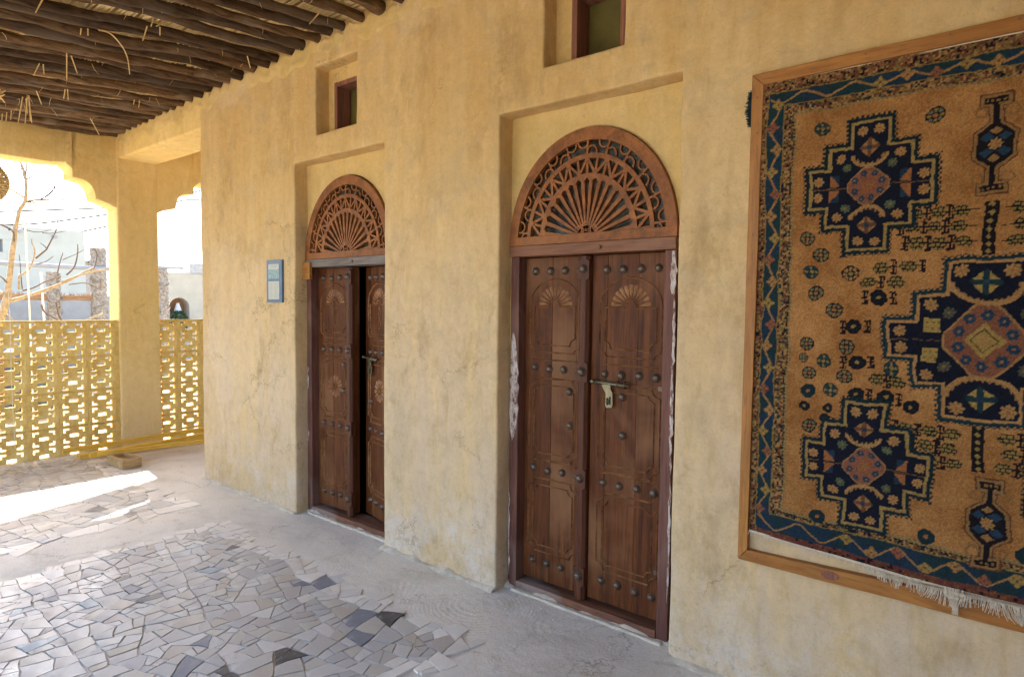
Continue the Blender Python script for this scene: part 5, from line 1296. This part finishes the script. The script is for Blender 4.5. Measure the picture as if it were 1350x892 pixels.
# ------------------------------------------------------------ yellow timbers on their chock, rope
ck = empty('wooden_chock', (-6.69, -.30, 0)); tag(ck, 'short pale hollow-topped block lying under the near ends of the yellow timbers', 'block')
bm = bmesh.new(); a_ = Vector((-6.86, -.33)); b_ = Vector((-6.50, -.345)); 
def lbox(x0, x1, y0, y1, z0, z1): box(bm, (x0, y0, z0), (x1, y1, z1))
lbox(-.17, .18, -.085, -.055, .004, .095); lbox(-.17, .18, .055, .085, .004, .095); lbox(.145, .18, -.0548, .0548, .004, .094); lbox(-.17, -.135, -.0548, .0548, .004, .094); lbox(-.134, .144, -.0546, .0546, .004, .060)
for v in bm.verts: v.co += noise.noise_vector(v.co*30)*.004
o = from_bm('block', bm, M['block'], ck, bevel=.003); ck.rotation_euler = (0, 0, .05)
def timber(p, q, w_, h_, label, knots=()):
    p = Vector(p); q = Vector(q); d = q-p; L_ = d.length; e = empty('yellow_timber', p); tag(e, label, 'timber', 'yellow painted timbers on the floor')
    e.rotation_euler = d.to_track_quat('Y', 'Z').to_euler()
    bm = bmesh.new(); box(bm, (-w_/2, 0, -h_/2), (w_/2, L_, h_/2)); es = [e_ for e_ in bm.edges if e_.calc_length() > 1]; bmesh.ops.subdivide_edges(bm, edges=es, cuts=14)
    for v in bm.verts: v.co += noise.noise_vector(v.co*2.3+p)*.010
    from_bm('shaft', bm, M['yellow'], e, bevel=.004)
    for k in knots:
        bm = bmesh.new(); box(bm, (-w_/2-.003, k, -h_/2-.003), (w_/2+.003, k+.10, h_/2+.003)); from_bm('nailed_cleat', bm, M['yellow'], e, bevel=.003)
timber((-7.34, -.625, .098), (-7.06, 1.35, .165), .045, .045, 'yellow timber reaching farthest left, its end out in front of the block screen', (1.3,))
timber((-7.22, -.535, .040), (-7.02, 1.40, .070), .05, .045, 'dull yellow timber with its end tucked below and behind the others')
timber((-7.00, -.495, .088), (-6.86, 1.45, .150), .05, .048, 'broad yellow timber second from the camera, resting on the chock', (.75, 1.1))
timber((-6.88, -.462, .117), (-6.66, 1.50, .070), .038, .036, 'thinnest yellow timber, nearest the camera, laid over the top of the chock')
rope = empty('pale_cord', (-7.45, -.98, 0)); tag(rope, 'thin pale cord dropping down the front of the block screen and looping over the floor', 'cord')
bm = bmesh.new(); z = .012
loops = [CORDIN[0]+[(-7.30, -.93, z), (-7.22, -.85, z), (-7.16, -.72, z), (-7.18, -.60, z), (-7.28, -.52, .02)],
  [(-7.38, -.93, z), (-7.2, -.90, z), (-7.06, -.84, z), (-7.02, -.70, z), (-7.10, -.56, .03), (-7.2, -.52, .05)],
  [(-7.42, -1.05, z), (-7.22, -1.02, z), (-7.0, -.98, z), (-6.96, -.80, z), (-7.04, -.62, z), (-7.12, -.55, .04)], [(-7.36, -1.3, z), (-7.2, -1.2, z), (-7.12, -1.0, z), (-7.2, -.8, z), (-7.3, -.7, z), (-7.32, -.58, .03)]]
for P_ in loops: tube(bm, [p-rope.location for p in smoothpts(P_, 5)], .0032, seg=6)
from_bm('strand', bm, M['cord'], rope, smooth=True)

# ------------------------------------------------------------ outside, beyond the end wall
tr = empty('bare_tree', tuple(TREE[0][0][0])); tag(tr, 'bare thin tree with forking pale branches just beyond the block screen', 'tree'); tr.location.z = -.06
b0 = Vector(TREE[0][0][0]); base = [(b0.x, b0.y-.22, -.06), (b0.x, b0.y-.1, .6)]
for i, (P_, ra, rb) in enumerate(TREE):
    pts = smoothpts((base+P_) if i == 0 else P_, 3); bm = bmesh.new()
    for k, p in enumerate(pts):
        if 0 < k < len(pts)-1: pts[k] = p+noise.noise_vector(p*9)*.006
    if ra < .012: ra, rb = ra*1.45, rb*1.9
    ph = i*3.1; tube(bm, [p-tr.location for p in pts], ra, seg=7 if ra > .01 else 5, rad=lambda t: (ra+(rb-ra)*t)*(1+.12*noise.noise(Vector((ph, t*12, 0)))))
    from_bm('trunk' if i == 0 else 'branch', bm, M['bark'] if ra > .012 else M['twig'], tr, smooth=True)
def building(name, lab, cat, a, b, mat, loc=None):
    e = empty(name, ((a[0]+b[0])/2, (a[1]+b[1])/2, a[2])); tag(e, lab, cat); return e
def addbox(e, name, a, b, mat, bevel=.03, wob=0, div=0): return box_obj(name, Vector(a)-e.location, Vector(b)-e.location, mat, e, bevel=bevel, wob=wob, div=div)
wh = building('white_house', 'flat-roofed pale whitewashed house with one small dark window, behind the bare tree', 'house', (-27, -9, -.06), (-20, 3.43, 3.5), None)
bm = bmesh.new(); b = wh.location
ys = [-9, 1.0, 1.66, 3.46]
box(bm, Vector((-27, -9, -.06))-b, Vector((-20, 3.46, 2.80))-b); box(bm, Vector((-27, -9, 2.8005))-b, Vector((-20, 1.02, 3.13))-b); box(bm, Vector((-27, 1.66, 2.8005))-b, Vector((-20, 3.46, 3.13))-b); box(bm, Vector((-27, -9, 3.1305))-b, Vector((-20, 3.44, 3.5))-b)
box(bm, Vector((-27, 1.0, 2.80))-b, Vector((-20.25, 1.7, 3.13))-b)
for v in bm.verts: v.co += noise.noise_vector(v.co*.7)*.02
from_bm('wall', bm, M['white_house'], wh)
wn = addbox(wh, 'window', (-20.2, 1.02, 2.80), (-20.16, 1.66, 3.13), M['pipe'], .0)
box_obj('pane', (0, 0, 0), (.01, .56, .26), M['dark'], wn, 0).location = Vector((-20.158, 1.06, 2.835))-b
for y, z in ((2.0, 3.38), (2.75, 3.30)):
    bm = bmesh.new(); tube(bm, [Vector((-20.02, y, z))-b, Vector((-19.85, y, z-.02))-b], .05, seg=8); from_bm('rain_spout', bm, M['pipe'], wh)
gw = building('courtyard_wall', 'low grey plastered courtyard wall behind the palm trunk posts', 'wall', (-17.3, -8, -.06), (-17, 4.6, 1.9), None)
addbox(gw, 'wall', (-17.3, -9, -.06), (-17, 4.0, 1.72), M['grey_wall'], .03)
cw = building('niche_wall', 'cream wall with a round-headed niche and a raised corner, seen right of the pillar', 'wall', (-20.6, 4.6, -.06), (-20, 12, 2.45), None)
b = cw.location; bm = bmesh.new()      # wall with an arched niche
c, r_ = 5.93, .30; N = 18
prof = [(c-r_, .9)]+[(c-r_*math.cos(PI*k/N), 1.42+r_*math.sin(PI*k/N)) for k in range(N+1)]+[(c+r_, .9)]
prev = None
for (y, z) in prof:
    cur = [bm.verts.new(Vector((xx, y, zz))-b) for xx, zz in ((-20, 2.45-.0), (-20, z), (-20.35, z))]
    if prev:
        for s_ in range(2): bm.faces.new([prev[s_], cur[s_], cur[s_+1], prev[s_+1]])
    prev = cur
for (y0, y1, z0, z1) in ((4.4, c-r_, -.06, 2.45), (c+r_, 12, -.06, 2.45), (c-r_, c+r_, -.06, .9)):
    bm.faces.new([bm.verts.new(Vector((-20, y, z))-b) for y, z in ((y0, z0), (y1, z0), (y1, z1), (y0, z1))])
bm.faces.new([bm.verts.new(Vector((xx, y, .9))-b) for xx, y in ((-20, c-r_), (-20, c+r_), (-20.35, c+r_), (-20.35, c-r_))])
bmesh.ops.remove_doubles(bm, verts=bm.verts, dist=.0005)
from_bm('wall', bm, M['cream_wall'], cw)
addbox(cw, 'wall_core', (-20.8, 4.4, -.06), (-20.352, 12, 2.449), M['brick_red'], 0); addbox(cw, 'parapet', (-20.8, 4.4, 2.452), (-20.0, 12, 2.48), M['cream_wall'], .01)
addbox(cw, 'corner_turret', (-20.7, 6.28, 2.482), (-20.02, 7.4, 2.80), M['concrete'], .02)
jar = empty('water_jar', (-20.16, 5.95, .9)); tag(jar, 'pale cone-shaped pottery jar standing in the round-headed niche', 'jar')
bm = bmesh.new(); rings = []
for z, q in ((0, .10), (.1, .15), (.3, .14), (.5, .09), (.62, .05), (.66, .045)): rings.append([bm.verts.new((q*math.cos(2*PI*k/14), q*math.sin(2*PI*k/14), z)) for k in range(14)])
for p, q in zip(rings, rings[1:]):
    for k in range(14): bm.faces.new([p[k], p[(k+1) % 14], q[(k+1) % 14], q[k]])
bm.faces.new(rings[-1]); from_bm('body', bm, M['white'], jar, smooth=True)
bh = empty('green_bush', (-19.7, 5.78, -.06)); tag(bh, 'dark green leafy bush in front of the niche, right of the pillar', 'bush')
bm = bmesh.new()
for k in range(900):
    a = R(0, 2*PI); t = R(-.2, 1); q = math.sqrt(max(0, 1-t*t*.9))*R(.5, 1)*.30; c = Vector((q*math.cos(a)*.7, q*math.sin(a), .95+.42*t)); n1 = Vector((R(-1, 1), R(-1, 1), R(-1, 1))).normalized()*R(.03, .06); n2 = n1.orthogonal().normalized()*R(.012, .022)
    bm.faces.new([bm.verts.new(c-n1), bm.verts.new(c+n2), bm.verts.new(c+n1), bm.verts.new(c-n2)])
from_bm('foliage', bm, M['green'], bh, recalc=False)
bm = bmesh.new(); tube(bm, [(0, 0, 0), (.03, .02, .6), (0, 0, 1.1)], .05, .02, seg=7); from_bm('stem', bm, M['bark'], bh)
def palm_post(x, y, r_, top, label, seed):
    e = empty('palm_trunk_post', (x, y, -.06)); tag(e, label, 'post', 'palm trunk posts of the open shelter')
    bm = bmesh.new(); n = int((top+.06)/.05); rings = []
    for k in range(n+1):
        z = (top+.06)*k/n; q = r_*(1+.10*((k % 2)*1.0)+.10*noise.noise(Vector((seed, z*2, 0)))); rings.append([bm.verts.new((q*(1+.12*noise.noise(Vector((a_*3, z*9, seed))))*math.cos(a_), q*(1+.12*noise.noise(Vector((a_*3, z*9, seed))))*math.sin(a_), z+R(-.01, .01))) for a_ in [2*PI*i/18 for i in range(18)]])
    for p, q in zip(rings, rings[1:]):
        for k in range(18): bm.faces.new([p[k], p[(k+1) % 18], q[(k+1) % 18], q[k]])
    bm.faces.new(rings[-1]); from_bm('trunk', bm, M['palm'], e)
    bm = bmesh.new()      # cut leaf bases
    for k in range(int(top*95)):
        a_ = R(0, 2*PI); z = R(.1, top); q = r_*1.02; o_ = Vector((math.cos(a_), math.sin(a_), 0)); s_ = Vector((-math.sin(a_), math.cos(a_), 0))*R(.02, .035); c = o_*q+Vector((0, 0, z)); tip = c+o_*R(.02, .045)+Vector((0, 0, R(.03, .07)))
        v = [bm.verts.new(c-s_), bm.verts.new(c+s_), bm.verts.new(tip+s_*.5), bm.verts.new(tip-s_*.5), bm.verts.new(c-Vector((0, 0, .03)))]
        bm.faces.new([v[0], v[1], v[2], v[3]]); bm.faces.new([v[0], v[3], v[2], v[1], v[4]]) if False else None
    o = from_bm('leaf_base', bm, M['palm'], e, recalc=False); o['kind'] = 'stuff'
palm_post(-14, 1.855, .13, 2.62, 'tall grey palm trunk post just left of the pillar, standing above the pipe', 1)
palm_post(-14, 1.115, .105, 2.12, 'shorter brown palm trunk post left of the tall one, under the rough timber beam', 2)
palm_post(-14, 3.03, .105, 2.29, 'grey palm trunk post seen through the narrow gap right of the pillar', 3)
e = empty('shelter_pipe', (-13.85, 1, 2.22)); tag(e, 'long straight grey pole crossing in front of the white house', 'pole')
bm = bmesh.new(); tube(bm, [(0, -6, .06), (0, -1, .02), (0, 1.15, 0)], .042, seg=10); from_bm('shaft', bm, M['pipe'], e, smooth=True)
e = empty('crossbeam', (-14, 3.1, 2.29)); tag(e, 'short grey crossbeam on top of the palm post right of the pillar', 'beam')
box_obj('beam', (-.08, -.3, .002), (.08, .32, .05), M['pipe'], e, bevel=.004)
e = empty('thatched_beam', (-14, 1.2, 1.66)); tag(e, 'rough brown timber beam edged with ragged dry thatch between the palm posts', 'beam')
box_obj('beam', (-.05, -2.8, -.06), (.05, .72, .035), M['oldtimber'], e, bevel=.006, wob=.02, div=.15)
bm = bmesh.new()
for k in range(500):
    y = R(-2.8, .55); c = Vector((R(-.1, .1), y, .036)); d_ = Vector((R(-.3, .3), R(-.6, .6), R(.2, 1))).normalized()*R(.02, .07); tube(bm, [c, c+d_*.5, c+d_], .004, .002, seg=3, cap=False)
tag(from_bm('dry_thatch', bm, M['oldtimber'], e, recalc=False), kind='stuff')
box_obj('roof_board', (-.9, -2.8, .01), (-.06, .70, .036), M['oldtimber'], e)
for P_, lab in zip(WIRES, ('upper power line crossing the sky above the white house', 'lower sagging power line crossing the sky above the white house', 'faint short power line close to the pillar', 'lower power line in the gap right of the pillar', 'upper power line in the gap right of the pillar')):
    o = empty('power_line', P_[0]); tag(o, lab, 'power line', 'power lines against the sky'); bm = bmesh.new(); tube(bm, [p-o.location for p in smoothpts(P_, 4)], .026, seg=5); from_bm('cable', bm, M['dark'], o)
for (x, y, r_, t_, lab) in ((-9.5, float(CORD[0][0][1]), .009, 2.62, 'thin white cord hanging upright beside the bare tree'),):
    o = empty('hanging_line', (x, y, -.06)); tag(o, lab, 'cord'); bm = bmesh.new(); tube(bm, [(0, -.02, 2.7), (.01, 0, 1.4), (0, .01, 0)], r_, seg=6); from_bm('strand', bm, M['white'], o)
o = empty('white_stake', (-10.6, .10, -.06)); tag(o, 'slender white stake standing behind the tree branches', 'stake'); bm = bmesh.new(); tube(bm, [(0, -.035, 2.05), (0, 0, 1), (0, .02, 0)], .014, seg=6); from_bm('shaft', bm, M['white'], o)
# things glimpsed through the pierced blocks
def heap(name, lab, cat, loc, size, mat, part='body'):
    e = empty(name, loc); tag(e, lab, cat); bm = bmesh.new(); bmesh.ops.create_icosphere(bm, subdivisions=3, radius=1)
    for v in bm.verts:
        v.co = Vector((max(-.75, min(.75, v.co.x)), max(-.8, min(.8, v.co.y)), max(-.8, min(.8, v.co.z)))); v.co = Vector((v.co.x*size[0], v.co.y*size[1], (v.co.z+.8)*size[2]))+noise.noise_vector(v.co*2+Vector(loc))*.05
    from_bm(part, bm, mat, e, smooth=True)
heap('cloth_bundle', 'dark red bundle glimpsed through the top left holes of the block screen', 'bundle', (-10.6, -.62, -.06), (.35, .26, .68), M['maroon'])
heap('blue_bundle', 'blue-grey covered heap glimpsed through the upper holes of the block screen', 'bundle', (-11.2, .02, -.06), (.4, .42, .60), M['blueplastic'])
far = empty('far_palm_tree', (-40, 9.6, -.06)); tag(far, 'distant green palm crown showing between the white house and the tall palm post', 'tree')
bm = bmesh.new(); tube(bm, [(0, 0, 0), (0, 0, 3.8)], .2, .15, seg=8); from_bm('trunk', bm, M['palm'], far)
bm = bmesh.new()
for k in range(26):
    a_ = R(0, 2*PI); up_ = R(.2, 1)
    for s_ in range(8):
        t = s_/8; c = Vector((math.cos(a_)*t*.7, math.sin(a_)*t*.7, 3.8+up_*t*.9-t*t*.9))
        for q in (-1, 1):
            d_ = Vector((-math.sin(a_)*q*.18, math.cos(a_)*q*.18, -.06)); n1 = Vector((math.cos(a_), math.sin(a_), 0))*.03
            bm.faces.new([bm.verts.new(c-n1), bm.verts.new(c+n1), bm.verts.new(c+d_)])
from_bm('crown', bm, M['green'], far, recalc=False)
